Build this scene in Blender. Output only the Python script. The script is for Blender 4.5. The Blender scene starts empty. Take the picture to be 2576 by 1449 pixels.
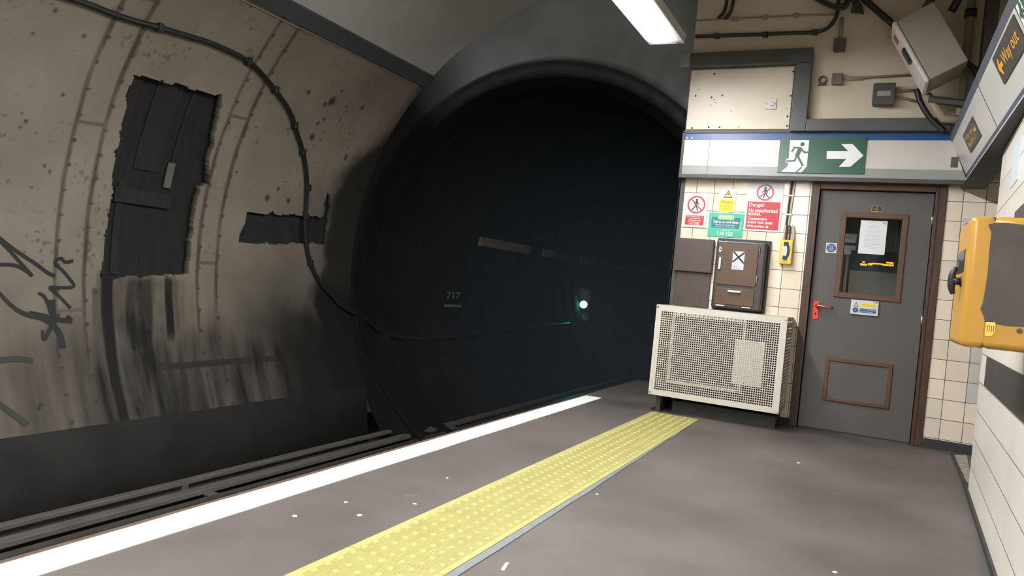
import bpy, bmesh, math, random
import numpy as np
from mathutils import Vector, Matrix, noise

# ---------------------------------------------------------------- camera, world, light, exposure
SC = bpy.context.scene
COL = SC.collection
W, H = 2576, 1449
YAW, PITCH, ROLL = 0.45585933, -0.01387086, 0.09452646
FPX, CAMH = 1864.182, 1.014342
_f = Vector((-math.sin(YAW)*math.cos(PITCH), math.cos(YAW)*math.cos(PITCH), math.sin(PITCH)))
_r = Vector((math.cos(YAW), math.sin(YAW), 0)); _u = _r.cross(_f)
CR = _r*math.cos(ROLL) + _u*math.sin(ROLL); CU = -_r*math.sin(ROLL) + _u*math.cos(ROLL); CF = _f
CO = Vector((0, 0, CAMH))
cam = bpy.data.cameras.new('camera'); cam.sensor_width = 36; cam.lens = FPX/W*36; cam.clip_start = .05; cam.clip_end = 200
camo = bpy.data.objects.new('camera', cam); COL.objects.link(camo)
camo.matrix_world = Matrix(((CR.x, CU.x, -CF.x, 0), (CR.y, CU.y, -CF.y, 0), (CR.z, CU.z, -CF.z, CAMH), (0, 0, 0, 1)))
SC.camera = camo
wd = bpy.data.worlds.new('world'); SC.world = wd; wd.use_nodes = True
wd.node_tree.nodes['Background'].inputs[0].default_value = (.06, .065, .07, 1)
wd.node_tree.nodes['Background'].inputs[1].default_value = .3
SC.view_settings.view_transform = 'Standard'; SC.view_settings.look = 'None'
SC.view_settings.gamma = 1; SC.view_settings.use_curve_mapping = False
SC.view_settings.exposure = 0.0
LAMP = 130.0          # emission of the fluorescent diffusers (their light is in the lamp builder)

rnd = random.Random(7)
YW = 6.6356           # plane of the tiled end wall
YU = YW - .04            # plane of the painted wall above it

def ray(px, py):
    return CF + CR*((px - W/2)/FPX) - CU*((py - H/2)/FPX)

class Plane:
    """a real flat surface: origin, right, up, normal towards the platform"""
    def __init__(s, o, u, v):
        s.o = Vector(o); s.u = Vector(u).normalized(); s.v = Vector(v).normalized(); s.n = s.u.cross(s.v).normalized()
    def at(s, px, py, d=0.):
        r = ray(px, py); p0 = s.o + s.n*d
        p = CO + r*((p0 - CO).dot(s.n)/r.dot(s.n)) - s.o
        return (p.dot(s.u), p.dot(s.v))
    def pt(s, u, v, d=0.):
        return s.o + s.u*u + s.v*v + s.n*d
    def rect(s, TL, TR, BR, BL, d=0.):
        a, b, c, e = (s.at(*q, d) for q in (TL, TR, BR, BL))
        return ((a[0]+e[0])/2, (c[1]+e[1])/2, (b[0]+c[0])/2, (a[1]+b[1])/2)     # u0 v0 u1 v1
X, Y, Z = Vector((1, 0, 0)), Vector((0, 1, 0)), Vector((0, 0, 1))
WALL = Plane((0, YW, 0), X, Z)
UPW = Plane((0, YU, 0), X, Z)
DOOR = Plane((0, YW + .035, 0), X, Z)
FRZ = Plane((0, YW - .075, 2.075), X, Z)
_rd = Vector((.0377, .9993, 0)).normalized()
RWALL = Plane((.597 - .0377*5.455, 0, 0), -_rd, Z)          # u runs towards the camera
RFRZ = Plane((.548, 5.24, 2.08), (-.0, -1, 0), (-.155, 0, .325))
FLOOR = Plane((0, 0, 0), X, Y)

XC, ZC, RS = -2.6, 1.04, 3.04                                 # station tunnel
XR, ZR, RR = -3.5, 1.06, 2.26                                 # running tunnel
def cyl(px, py, xc=XC, zc=ZC, R=RS):
    d = ray(px, py); a = d.x*d.x + d.z*d.z; b = 2*((CO.x-xc)*d.x + (CO.z-zc)*d.z)
    c = (CO.x-xc)**2 + (CO.z-zc)**2 - R*R
    return CO + d*((-b + math.sqrt(max(0, b*b-4*a*c)))/2/a)
def on_cyl(y, a, off=0., xc=XC, zc=ZC, R=RS):                 # a = angle, 0 at left horizontal, up positive
    return Vector((xc - (R-off)*math.cos(a), y, zc + (R-off)*math.sin(a)))
def ang(p, xc=XC, zc=ZC):
    return math.atan2(p.z - zc, xc - p.x)

# ---------------------------------------------------------------- materials
MATS = {}
def srgb(c):
    return tuple((v/255/12.92 if v/255 <= .04045 else ((v/255+.055)/1.055)**2.4) for v in c)
def mat(name, col, rough=.6, metal=0., var=0., scale=8., bump=0., bscale=None, spec=.5, emit=None, detail=6, col2=None, rvar=0., stretch=None):
    if name in MATS: return MATS[name]
    m = bpy.data.materials.new(name); m.use_nodes = True; nt = m.node_tree; N = nt.nodes; L = nt.links
    b = N['Principled BSDF']; b.inputs['Roughness'].default_value = rough; b.inputs['Metallic'].default_value = metal
    b.inputs['Specular IOR Level'].default_value = spec
    b.inputs['Base Color'].default_value = (*col, 1)
    if var or col2 or bump or rvar:
        tc = N.new('ShaderNodeTexCoord'); src = tc.outputs['Object']
        if stretch:
            mp = N.new('ShaderNodeMapping'); mp.inputs['Scale'].default_value = stretch; L.new(src, mp.inputs[0]); src = mp.outputs[0]
    if var or col2:
        n = N.new('ShaderNodeTexNoise'); n.inputs['Scale'].default_value = scale; n.inputs['Detail'].default_value = detail
        L.new(src, n.inputs['Vector'])
        r = N.new('ShaderNodeValToRGB'); r.color_ramp.elements[0].position = .3; r.color_ramp.elements[1].position = .7
        c2 = col2 or tuple(min(1, c*(1+var)) for c in col)
        r.color_ramp.elements[0].color = (*(tuple(c*(1-var) for c in col) if not col2 else col), 1)
        r.color_ramp.elements[1].color = (*c2, 1)
        L.new(n.outputs['Fac'], r.inputs['Fac']); L.new(r.outputs['Color'], b.inputs['Base Color'])
        if rvar:
            mr = N.new('ShaderNodeMapRange'); mr.inputs[3].default_value = rough-rvar; mr.inputs[4].default_value = rough+rvar
            L.new(n.outputs['Fac'], mr.inputs[0]); L.new(mr.outputs[0], b.inputs['Roughness'])
    if bump:
        n2 = N.new('ShaderNodeTexNoise'); n2.inputs['Scale'].default_value = bscale or scale*6; n2.inputs['Detail'].default_value = 5
        L.new(src, n2.inputs['Vector'])
        bp = N.new('ShaderNodeBump'); bp.inputs['Strength'].default_value = bump; bp.inputs['Distance'].default_value = .01
        L.new(n2.outputs['Fac'], bp.inputs['Height']); L.new(bp.outputs[0], b.inputs['Normal'])
    if emit:
        b.inputs['Emission Color'].default_value = (*col, 1); b.inputs['Emission Strength'].default_value = emit
    MATS[name] = m
    return m

def tile_mat(name, pw, ph, pu, pv, col, grout, axis='x', wmort=.0022, dirt=.25, stain=None, rough=.18):
    """glazed tiles: stack bond, pw x ph, phase pu pv; axis = world axis that runs along the wall"""
    m = bpy.data.materials.new(name); m.use_nodes = True; nt = m.node_tree; N = nt.nodes; L = nt.links; b = N['Principled BSDF']
    g = N.new('ShaderNodeNewGeometry'); sp = N.new('ShaderNodeSeparateXYZ'); L.new(g.outputs['Position'], sp.inputs[0])
    def ma(op, a, bb):
        q = N.new('ShaderNodeMath'); q.operation = op
        for i, v in enumerate((a, bb)):
            if v is None: continue
            if isinstance(v, (int, float)): q.inputs[i].default_value = v
            else: L.new(v, q.inputs[i])
        return q.outputs[0]
    def cell(out, p, ph_):
        t = ma('DIVIDE', ma('SUBTRACT', out, ph_), p); fl = ma('FLOOR', t, None); fr = ma('SUBTRACT', t, fl)
        d = ma('MULTIPLY', ma('MINIMUM', fr, ma('SUBTRACT', 1., fr)), p)
        return fl, d
    fu, du = cell(sp.outputs[0 if axis == 'x' else 1], pw, pu); fv, dv = cell(sp.outputs[2], ph, pv)
    d = ma('MINIMUM', du, dv)
    mr = N.new('ShaderNodeMapRange'); mr.inputs[1].default_value = wmort*.6; mr.inputs[2].default_value = wmort*1.3
    L.new(d, mr.inputs[0])
    cx = N.new('ShaderNodeCombineXYZ'); L.new(fu, cx.inputs[0]); L.new(fv, cx.inputs[1])
    wn = N.new('ShaderNodeTexWhiteNoise'); L.new(cx.outputs[0], wn.inputs['Vector'])
    hsv = N.new('ShaderNodeHueSaturation'); hsv.inputs['Color'].default_value = (*col, 1)
    mv = N.new('ShaderNodeMapRange'); mv.inputs[3].default_value = .9; mv.inputs[4].default_value = 1.08
    L.new(wn.outputs['Value'], mv.inputs[0]); L.new(mv.outputs[0], hsv.inputs['Value'])
    ns = N.new('ShaderNodeTexNoise'); ns.inputs['Scale'].default_value = 2.5; ns.inputs['Detail'].default_value = 8; L.new(g.outputs['Position'], ns.inputs['Vector'])
    rp = N.new('ShaderNodeMapRange'); rp.inputs[1].default_value = .45; rp.inputs[2].default_value = .8; rp.inputs[3].default_value = 0; rp.inputs[4].default_value = dirt
    L.new(ns.outputs['Fac'], rp.inputs[0])
    mx0 = N.new('ShaderNodeMixRGB'); L.new(rp.outputs[0], mx0.inputs[0]); L.new(hsv.outputs[0], mx0.inputs[1]); mx0.inputs[2].default_value = (.25, .2, .15, 1)
    mx = N.new('ShaderNodeMixRGB'); L.new(mr.outputs[0], mx.inputs[0]); mx.inputs[1].default_value = (*grout, 1); L.new(mx0.outputs[0], mx.inputs[2])
    L.new(mx.outputs[0], b.inputs['Base Color'])
    r2 = N.new('ShaderNodeMapRange'); r2.inputs[3].default_value = .8; r2.inputs[4].default_value = rough; L.new(mr.outputs[0], r2.inputs[0]); L.new(r2.outputs[0], b.inputs['Roughness'])
    bp = N.new('ShaderNodeBump'); bp.inputs['Strength'].default_value = .5; bp.inputs['Distance'].default_value = .003
    L.new(mr.outputs[0], bp.inputs['Height']); L.new(bp.outputs[0], b.inputs['Normal'])
    return m

def attr_mat(name, clean, dirty, attr, spots=.5, rough=.75, spotscale=9.):
    """painted lining: colour goes from clean paint to soot by the mesh attribute, plus noise blotches"""
    m = bpy.data.materials.new(name); m.use_nodes = True; nt = m.node_tree; N = nt.nodes; L = nt.links; b = N['Principled BSDF']
    b.inputs['Roughness'].default_value = rough; b.inputs['Specular IOR Level'].default_value = .25
    at = N.new('ShaderNodeAttribute'); at.attribute_name = attr
    tc = N.new('ShaderNodeTexCoord')
    n1 = N.new('ShaderNodeTexNoise'); n1.inputs['Scale'].default_value = 1.6; n1.inputs['Detail'].default_value = 8; L.new(tc.outputs['Object'], n1.inputs['Vector'])
    r1 = N.new('ShaderNodeValToRGB'); r1.color_ramp.elements[0].position = .3; r1.color_ramp.elements[1].position = .75
    r1.color_ramp.elements[0].color = (*[c*.82 for c in clean], 1); r1.color_ramp.elements[1].color = (*[min(1, c*1.12) for c in clean], 1)
    L.new(n1.outputs['Fac'], r1.inputs[0])
    n2 = N.new('ShaderNodeTexNoise'); n2.inputs['Scale'].default_value = spotscale; n2.inputs['Detail'].default_value = 5; n2.inputs['Roughness'].default_value = .62
    L.new(tc.outputs['Object'], n2.inputs['Vector'])
    mr = N.new('ShaderNodeMapRange'); mr.inputs[1].default_value = .62; mr.inputs[2].default_value = .78; mr.inputs[4].default_value = spots
    L.new(n2.outputs['Fac'], mr.inputs[0])
    mxa = N.new('ShaderNodeMath'); mxa.operation = 'MAXIMUM'; L.new(mr.outputs[0], mxa.inputs[0]); L.new(at.outputs['Fac'], mxa.inputs[1])
    mx = N.new('ShaderNodeMixRGB'); L.new(mxa.outputs[0], mx.inputs[0]); L.new(r1.outputs[0], mx.inputs[1]); mx.inputs[2].default_value = (*dirty, 1)
    L.new(mx.outputs[0], b.inputs['Base Color'])
    bp = N.new('ShaderNodeBump'); bp.inputs['Strength'].default_value = .25; bp.inputs['Distance'].default_value = .01
    L.new(n2.outputs['Fac'], bp.inputs['Height']); L.new(bp.outputs[0], b.inputs['Normal'])
    return m

M_white = mat('white_enamel', srgb((204, 199, 190)), .3, var=.04, scale=3)
M_signw = mat('sign_white', (.60, .61, .63), .35)
M_red = mat('sign_red', srgb((188, 40, 44)), .4)
M_redd = mat('prohibition_red', srgb((190, 40, 48)), .4)
M_yel = mat('sign_yellow', srgb((250, 222, 20)), .4)
M_black = mat('black_ink', (.012, .012, .014), .45)
M_letter = mat('white_lettering', (.85, .85, .85), .5)
M_grn = mat('exit_green', srgb((38, 86, 62)), .28, var=.08, scale=4)
M_teal = mat('poster_green', srgb((62, 178, 148)), .4)
M_teald = mat('poster_blue', srgb((36, 110, 124)), .4)
M_lime = mat('poster_lime', srgb((150, 208, 120)), .4)
M_grey = mat('trunking_grey', srgb((80, 81, 80)), .38, var=.12, scale=5, rvar=.08, metal=.15)
M_dgrey = mat('dark_grey_metal', srgb((70, 68, 66)), .5, var=.15, scale=6)
M_dark = mat('black_plastic', (.018, .018, .02), .45)
M_box = mat('conduit_box_grey', srgb((84, 80, 76)), .6, var=.2, scale=20)
M_brown = mat('brown_steel', srgb((76, 63, 57)), .42, var=.08, scale=6, rvar=.06)
M_brownd = mat('brown_door', srgb((88, 64, 45)), .4, var=.12, scale=7, rvar=.06)
M_case = mat('cabinet_case', srgb((64, 56, 56)), .4, var=.1, scale=6)
M_chrome = mat('bright_steel', (.78, .78, .78), .22, metal=1.)
M_wood = mat('brown_wood', srgb((86, 56, 40)), .42, col2=srgb((56, 37, 28)), scale=6, stretch=(18, 18, 1.2), bump=.15, bscale=10)
M_woodh = mat('brown_wood_rail', srgb((104, 68, 46)), .42, col2=srgb((74, 47, 32)), scale=6, stretch=(1.2, 18, 18), bump=.15, bscale=10)
M_doorg = mat('door_grey', srgb((84, 80, 77)), .5, var=.06, scale=3, bump=.05, bscale=120)
M_handle = mat('red_handle', srgb((222, 62, 40)), .35)
M_ac = mat('ac_cream', srgb((200, 194, 180)), .4, var=.06, scale=4)
M_acin = mat('condenser_cream', srgb((205, 198, 184)), .5, var=.06, scale=4)
M_acdk = mat('guard_cavity_black', (.006, .006, .005), .8, var=.4, scale=30)  # near-black for fins, also on case and backing to paint the cavity's shade
M_yell = mat('yellow_cabinet', srgb((184, 138, 54)), .32, var=.06, scale=3)
M_phoney = mat('telephone_yellow', srgb((240, 196, 20)), .4)
M_over = mat('brown_overpaint', srgb((74, 66, 63)), .6, var=.22, scale=7, detail=8, bump=.1, bscale=30)
M_blue = mat('frieze_blue', srgb((24, 74, 136)), .35, var=.05, scale=4)
M_lgrey = mat('frieze_grey', srgb((150, 150, 146)), .35, var=.05, scale=4)
M_paintw = mat('line_white', (.92, .92, .92), .55, var=.03, scale=20)
M_asph = None
M_tact = mat('tactile_yellow', srgb((163, 156, 94)), .6, var=.05, scale=6)
M_rail = mat('rail_steel', srgb((84, 80, 75)), .35, metal=.3, var=.2, scale=10)
M_board = mat('guard_board', srgb((92, 87, 82)), .7, var=.25, scale=5, stretch=(6, .6, 6))
M_soot = mat('sooty_concrete', srgb((41, 39, 36)), .85, var=.35, scale=3, bump=.4, bscale=14)
M_brickedge = mat('edge_brick', srgb((88, 66, 52)), .8, var=.35, scale=6, stretch=(2, 3, 8), bump=.3, bscale=25)
M_tun = mat('tunnel_soot', srgb((24, 24, 26)), .95, var=.4, scale=2, bump=.3, bscale=9, spec=.1)
M_ring = mat('arch_concrete', srgb((112, 104, 98)), .8, var=.4, scale=3, bump=.35, bscale=14)
M_ceil = mat('ceiling_paint', srgb((184, 182, 178)), .7, var=.12, scale=1.4, bump=.08, bscale=12)
M_cream = mat('cream_paint', srgb((204, 190, 168)), .55, var=.09, scale=2.2, bump=.05, bscale=30)
M_panel = mat('panel_paint', srgb((216, 204, 184)), .45, var=.07, scale=3)
M_paper = mat('paper', (.75, .75, .77), .7)
M_navy = mat('notice_blue', srgb((40, 82, 132)), .4)
M_gold = mat('label_gold', srgb((206, 160, 70)), .4)
M_orange = mat('frieze_orange', srgb((236, 170, 40)), .45)
M_signbr = mat('frieze_sign_brown', srgb((58, 50, 46)), .4)
M_darkroom = mat('unlit_room_black', (.01, .01, .011), .9)
M_grubby = mat('skirting_black', srgb((52, 50, 48)), .7, var=.2, scale=8)

# ---------------------------------------------------------------- builders
def new_obj(name, bm, m, parent=None, smooth=False, root=None):
    me = bpy.data.meshes.new(name)
    if parent is not None:
        r = parent
        while r.parent: r = r.parent
        bmesh.ops.translate(bm, verts=bm.verts, vec=-r.location)
    bmesh.ops.recalc_face_normals(bm, faces=bm.faces)
    bm.to_mesh(me); bm.free()
    if smooth:
        for p in me.polygons: p.use_smooth = True
    me.materials.append(m)
    o = bpy.data.objects.new(name, me); COL.objects.link(o)
    if parent is not None: o.parent = parent
    return o
def tag(o, label, cat, group=None, kind=None):
    o['label'] = label; o['category'] = cat
    if group: o['group'] = group
    if kind: o['kind'] = kind
    return o
def thing(name, label, cat, loc, group=None):
    o = bpy.data.objects.new(name, None); o.empty_display_size = .05; COL.objects.link(o); o.location = Vector(loc)
    return tag(o, label, cat, group)
def struct(name, bm, m, label, smooth=False, parent=None):
    o = new_obj(name, bm, m, parent, smooth); o['kind'] = 'structure'
    if parent is None: o['label'] = label
    return o
def nb(): return bmesh.new()
def hexa(bm, P):                       # 8 points: bottom 4 (ccw) then top 4
    v = [bm.verts.new(p) for p in P]
    for f in ((0, 3, 2, 1), (4, 5, 6, 7), (0, 1, 5, 4), (1, 2, 6, 5), (2, 3, 7, 6), (3, 0, 4, 7)):
        bm.faces.new([v[i] for i in f])
    return v
def box(bm, x0, x1, y0, y1, z0, z1, bev=0.):
    v = hexa(bm, [(x0, y0, z0), (x1, y0, z0), (x1, y1, z0), (x0, y1, z0), (x0, y0, z1), (x1, y0, z1), (x1, y1, z1), (x0, y1, z1)])
    if bev:
        es = list({e for q in v for e in q.link_edges})
        bmesh.ops.bevel(bm, geom=es, offset=bev, segments=2, affect='EDGES', profile=.5)
def pbox(bm, P, r, d0, d1, bev=0.):    # box on a plane, r = u0 v0 u1 v1
    u0, v0, u1, v1 = r
    v = hexa(bm, [P.pt(u0, v0, d0), P.pt(u1, v0, d0), P.pt(u1, v1, d0), P.pt(u0, v1, d0),
                  P.pt(u0, v0, d1), P.pt(u1, v0, d1), P.pt(u1, v1, d1), P.pt(u0, v1, d1)])
    if bev:
        es = list({e for q in v for e in q.link_edges})
        bmesh.ops.bevel(bm, geom=es, offset=bev, segments=3, affect='EDGES', profile=.5)
def prism(bm, P, pts, d0, d1):         # polygon in plane coordinates
    a = [bm.verts.new(P.pt(u, v, d0)) for u, v in pts]; b = [bm.verts.new(P.pt(u, v, d1)) for u, v in pts]
    n = len(pts); fa = bm.faces.new(a); fb = bm.faces.new(list(reversed(b))); fa.normal_update(); fb.normal_update()
    for i in range(n): bm.faces.new([a[i], a[(i+1) % n], b[(i+1) % n], b[i]])
    bmesh.ops.triangulate(bm, faces=[fa, fb])
def disc(bm, P, c, r, d0, d1, n=28):
    prism(bm, P, [(c[0]+r*math.cos(2*math.pi*i/n), c[1]+r*math.sin(2*math.pi*i/n)) for i in range(n)], d0, d1)
def annulus(bm, P, c, r0, r1, d0, d1, n=40):
    A = []
    for i in range(n):
        a = 2*math.pi*i/n; cc, ss = math.cos(a), math.sin(a)
        A.append([bm.verts.new(P.pt(c[0]+r*cc, c[1]+r*ss, d)) for r in (r0, r1) for d in (d0, d1)])
    for i in range(n):
        a, b = A[i], A[(i+1) % n]
        for p, q in ((0, 1), (1, 3), (3, 2), (2, 0)): bm.faces.new([a[p], a[q], b[q], b[p]])
SK = [0]
def stroke(bm, P, pts, w, d0, d1):     # thick polyline on a plane
    base = d1
    for (a, b) in zip(pts[:-1], pts[1:]):
        SK[0] = (SK[0]+1) % 9; d1 = base + SK[0]*.00012
        dx, dy = b[0]-a[0], b[1]-a[1]; l = math.hypot(dx, dy) or 1; nx, ny = -dy/l*w/2, dx/l*w/2; ex, ey = dx/l*w*.3, dy/l*w*.3
        prism(bm, P, [(a[0]+nx-ex, a[1]+ny-ey), (a[0]-nx-ex, a[1]-ny-ey), (b[0]-nx+ex, b[1]-ny+ey), (b[0]+nx+ex, b[1]+ny+ey)], d0, d1)
def frame(bm, P, r, w, d0, d1, bev=0.):
    u0, v0, u1, v1 = r
    for q in ((u0, v0, u0+w, v1), (u1-w, v0, u1, v1), (u0+w, v1-w, u1-w, v1), (u0+w, v0, u1-w, v0+w)): pbox(bm, P, q, d0, d1, bev)
def tube(bm, pts, r, n=8, caps=True):
    pts = [Vector(p) for p in pts]; rings = []; up = Vector((.13, .21, .97))
    for i, p in enumerate(pts):
        t = (pts[min(i+1, len(pts)-1)] - pts[max(i-1, 0)]).normalized()
        s = t.cross(up)
        if s.length < .1: s = t.cross(Vector((1, .1, 0)))
        s.normalize(); q = s.cross(t)
        rr = r(i) if callable(r) else r
        rings.append([bm.verts.new(p + (s*math.cos(2*math.pi*k/n) + q*math.sin(2*math.pi*k/n))*rr) for k in range(n)])
    for a, b in zip(rings[:-1], rings[1:]):
        for k in range(n): bm.faces.new([a[k], a[(k+1) % n], b[(k+1) % n], b[k]])
    if caps: bm.faces.new(rings[0]); bm.faces.new(list(reversed(rings[-1])))
def smooth_path(pts, n=6):
    P = [Vector(p) for p in pts]; out = []
    for i in range(len(P)-1):
        a, b, c, d = P[max(i-1, 0)], P[i], P[i+1], P[min(i+2, len(P)-1)]
        for k in range(n):
            t = k/n
            out.append(.5*((2*b) + (c-a)*t + (2*a-5*b+4*c-d)*t*t + (3*b-a-3*c+d)*t**3))
    return out + [P[-1]]
_font = bpy.data.curves.new('lettering_source', 'FONT'); _fo = bpy.data.objects.new('lettering_source', _font); COL.objects.link(_fo)
def text(bm, P, body, r, d, keep=False, bold=.0, mirror=False):
    """lettering fitted into the rectangle r on plane P"""
    _font.body = body; _font.size = 1; _font.extrude = .0; _font.offset = bold; _font.resolution_u = 3
    bpy.context.view_layer.update(); dg = bpy.context.evaluated_depsgraph_get()
    me = bpy.data.meshes.new_from_object(_fo.evaluated_get(dg))
    co = [v.co.copy() for v in me.vertices]
    x0, x1 = min(c.x for c in co), max(c.x for c in co); y0, y1 = min(c.y for c in co), max(c.y for c in co)
    u0, v0, u1, v1 = r; sx, sy = (u1-u0)/(x1-x0), (v1-v0)/(y1-y0)
    if keep: sx = sy = min(sx, sy); u0 = (u0+u1)/2-(x1-x0)*sx/2; v0 = (v0+v1)/2-(y1-y0)*sy/2
    vs = [bm.verts.new(P.pt(u0+(c.x-x0)*sx, v0+(c.y-y0)*sy, d)) for c in co]
    for p in me.polygons:
        try: bm.faces.new([vs[i] for i in p.vertices])
        except ValueError: pass
    bpy.data.meshes.remove(me)
def sub(r, a, b, c, e):                # sub-rectangle, fractions with v measured DOWN from the top
    u0, v0, u1, v1 = r; w, h = u1-u0, v1-v0
    return (u0+a*w, v1-e*h, u0+c*w, v1-b*h)
def spot(r, a, b):
    u0, v0, u1, v1 = r
    return (u0+a*(u1-u0), v1-b*(v1-v0))

# ---------------------------------------------------------------- the setting: floor, track, tunnel, walls
XE = -2.335                                       # platform edge
def asphalt():
    m = bpy.data.materials.new('asphalt'); m.use_nodes = True; nt = m.node_tree; N = nt.nodes; L = nt.links; b = N['Principled BSDF']
    tc = N.new('ShaderNodeTexCoord')
    def nz(s, d=8, st=None):
        n = N.new('ShaderNodeTexNoise'); n.inputs['Scale'].default_value = s; n.inputs['Detail'].default_value = d; L.new(tc.outputs['Object'], n.inputs['Vector']); return n.outputs['Fac']
    r = N.new('ShaderNodeValToRGB'); r.color_ramp.elements[0].position = .3; r.color_ramp.elements[1].position = .72
    r.color_ramp.elements[0].color = (*srgb((74, 69, 65)), 1); r.color_ramp.elements[1].color = (*srgb((102, 95, 89)), 1); L.new(nz(1.3), r.inputs[0])
    r2 = N.new('ShaderNodeMapRange'); r2.inputs[1].default_value = .70; r2.inputs[2].default_value = .78; r2.inputs[4].default_value = .35; L.new(nz(7, 6), r2.inputs[0])
    mx = N.new('ShaderNodeMixRGB'); L.new(r2.outputs[0], mx.inputs[0]); L.new(r.outputs[0], mx.inputs[1]); mx.inputs[2].default_value = (*srgb((134, 126, 118)), 1)
    L.new(mx.outputs[0], b.inputs['Base Color']); b.inputs['Roughness'].default_value = .55; b.inputs['Specular IOR Level'].default_value = .35
    bp = N.new('ShaderNodeBump'); bp.inputs['Strength'].default_value = .25; bp.inputs['Distance'].default_value = .004; L.new(nz(160, 3), bp.inputs['Height']); L.new(bp.outputs[0], b.inputs['Normal'])
    return m
M_asph = asphalt()
bm = nb(); box(bm, XE+.02, 3.2, -12, 8.19, -.30, 0); struct('floor', bm, M_asph, 'dark grey asphalt platform floor')
bm = nb(); box(bm, XE, XE+.02, -12, 8.19, -.10, -.001); box(bm, XE+.05, XE+.4, -12, 8.19, -1.05, -.30)
struct('trim_1', bm, M_brickedge, 'brown brick edge under the platform')
bm = nb(); box(bm, -6.2, XE+.4, -12, 45, -1.25, -1.05); struct('trim_2', bm, M_soot, 'dark sooty track bed below the platform')

# --- left lining of the station tunnel with real openings
HATCH = [cyl(335, 185), cyl(563, 242), cyl(527, 462), cyl(505, 470), cyl(476, 690), cyl(253, 702), cyl(275, 540), cyl(300, 350)]
PATCH = [cyl(620, 535), cyl(745, 540), cyl(812, 545), cyl(822, 482), cyl(832, 490), cyl(828, 560), cyl(815, 616), cyl(600, 612)]
def inside(y, z, poly):
    c = False; n = len(poly)
    for i in range(n):
        a, b = poly[i], poly[(i+1) % n]
        if (a.z > z) != (b.z > z) and y < (b.y-a.y)*(z-a.z)/(b.z-a.z)+a.y: c = not c
    return c
SPOTS = []
for (px, py, s) in ((139, 27, 9), (777, 232, 8), (835, 255, 16), (818, 262, 9), (786, 345, 14), (672, 498, 12), (212, 90, 8), (83, 85, 9), (66, 305, 10), (50, 320, 8),
                    (112, 417, 7), (124, 432, 9), (160, 238, 8), (595, 433, 7), (99, 1027, 13), (100, 1018, 10), (870, 395, 8), (645, 360, 6), (860, 230, 6), (912, 270, 7),
                    (240, 735, 12), (700, 475, 8), (725, 505, 9), (225, 610, 5), (95, 605, 7), (104, 630, 7), (55, 285, 6), (868, 400, 6), (520, 145, 5), (478, 122, 6), (630, 18, 5),
                    (800, 310, 7), (815, 300, 6), (900, 560, 12), (860, 640, 18), (870, 700, 22), (150, 895, 9), (80, 470, 6), (20, 455, 8), (10, 340, 7)):
    p = cyl(px, py); SPOTS.append((p.y, p.z, s*p.y/1864*1.1))
RINGS = (3.545, 3.775, 4.87, 5.085)
def sm(a, b, x):
    t = max(0, min(1, (x-a)/(b-a))); return t*t*(3-2*t)
def soot(y, a, z):
    n1 = noise.noise((y*2.2, a*6.5, 1.3)); n2 = .8*noise.fractal((y*3.7+.31, a*9.3, 4.17), .9, 2.13, 5); n3 = .9*noise.fractal((y*7.3+.17, a*2.1, 9.31), .8, 2.17, 4); n4 = noise.noise((y*30, a*80, 2.))
    s = .0
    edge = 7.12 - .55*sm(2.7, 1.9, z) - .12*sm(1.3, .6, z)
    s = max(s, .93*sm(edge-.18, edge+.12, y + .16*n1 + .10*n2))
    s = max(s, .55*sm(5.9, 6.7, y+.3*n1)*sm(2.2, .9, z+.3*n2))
    for i, yr in enumerate(RINGS):                                   # joints between the cast rings
        wv = yr + .010*n2 + (.01*n1)
        dd = abs(y-wv); wd_ = .017 + .012*max(0, n3)
        s = max(s, (.62+.3*n2)*(1-sm(wd_*.5, wd_*1.5, dd)))
        if dd < .035:
            k = (z*5.2 + i*.37) % 1.0                                 # bolt pockets along the joint
            if k < .13: s = max(s, .75*(1-sm(.015, .034, math.hypot(y-yr-.015, (k-.065)/5.2))))
    for y0, y1, zz in ((3.55, 3.775, 1.885), (4.87, 5.085, .876), (3.55, 3.775, .43), (4.87, 5.085, 2.24), (3.55, 3.775, 2.82)):
        if y0 < y < y1: s = max(s, .55*(1-sm(.006, .02, abs(z-zz-.06*(y-y0)))))
    if 3.84 < y < 4.78 and z < .80: s = max(s, (.66 - .22*sm(4.3, 4.5, y) + .35*n3+.25*n2)*sm(.80, .66, z)*sm(3.84, 3.92, y)*sm(4.80, 4.70, y))
    if z < .78:                                                       # streaks running out of the recess
        m = sm(-.45, .1, z) * .25 + .75
        for yc, wdt, st in ((3.98, .075, .97), (4.10, .05, .6), (4.32, .10, .82), (4.56, .06, .92), (4.64, .04, .6), (4.2, .03, .5)):
            if abs(y-yc) < .2:
                zz = sm(.78, .70, z+.05*n3); low = 1 if yc == 3.98 else sm(-.15, .35, z + .2*n1)
                s = max(s, st*zz*low*(1-sm(wdt*.5, wdt*1.15, abs(y-yc-.03*n1-.015*n3))))
        if 3.84 < y < 3.98 and z < .62: s = max(s, .6*sm(.05, .35, n2+.25))
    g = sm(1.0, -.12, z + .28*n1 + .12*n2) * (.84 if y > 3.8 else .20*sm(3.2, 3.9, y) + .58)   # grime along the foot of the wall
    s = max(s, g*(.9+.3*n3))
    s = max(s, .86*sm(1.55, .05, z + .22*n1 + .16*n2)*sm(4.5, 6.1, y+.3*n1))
    if abs(z+.035+.01*(y-5)) < .028 and y > 4.3: s = max(s, .8)
    for (sy, sz, sr) in SPOTS:
        if abs(y-sy) < sr*1.6 and abs(z-sz) < sr*1.6:
            s = max(s, .8*(1-sm(sr*.45, sr*1.1, math.hypot(y-sy, z-sz)*(1+.45*n2+.3*n4))))
    s = max(s, .5*sm(.38, .62, n4*.6+n2*.5+.1)*sm(-.2, .5, n1+.2))
    return max(0, min(1, s*(1 + .14*sm(.9, .3, z))))
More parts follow.
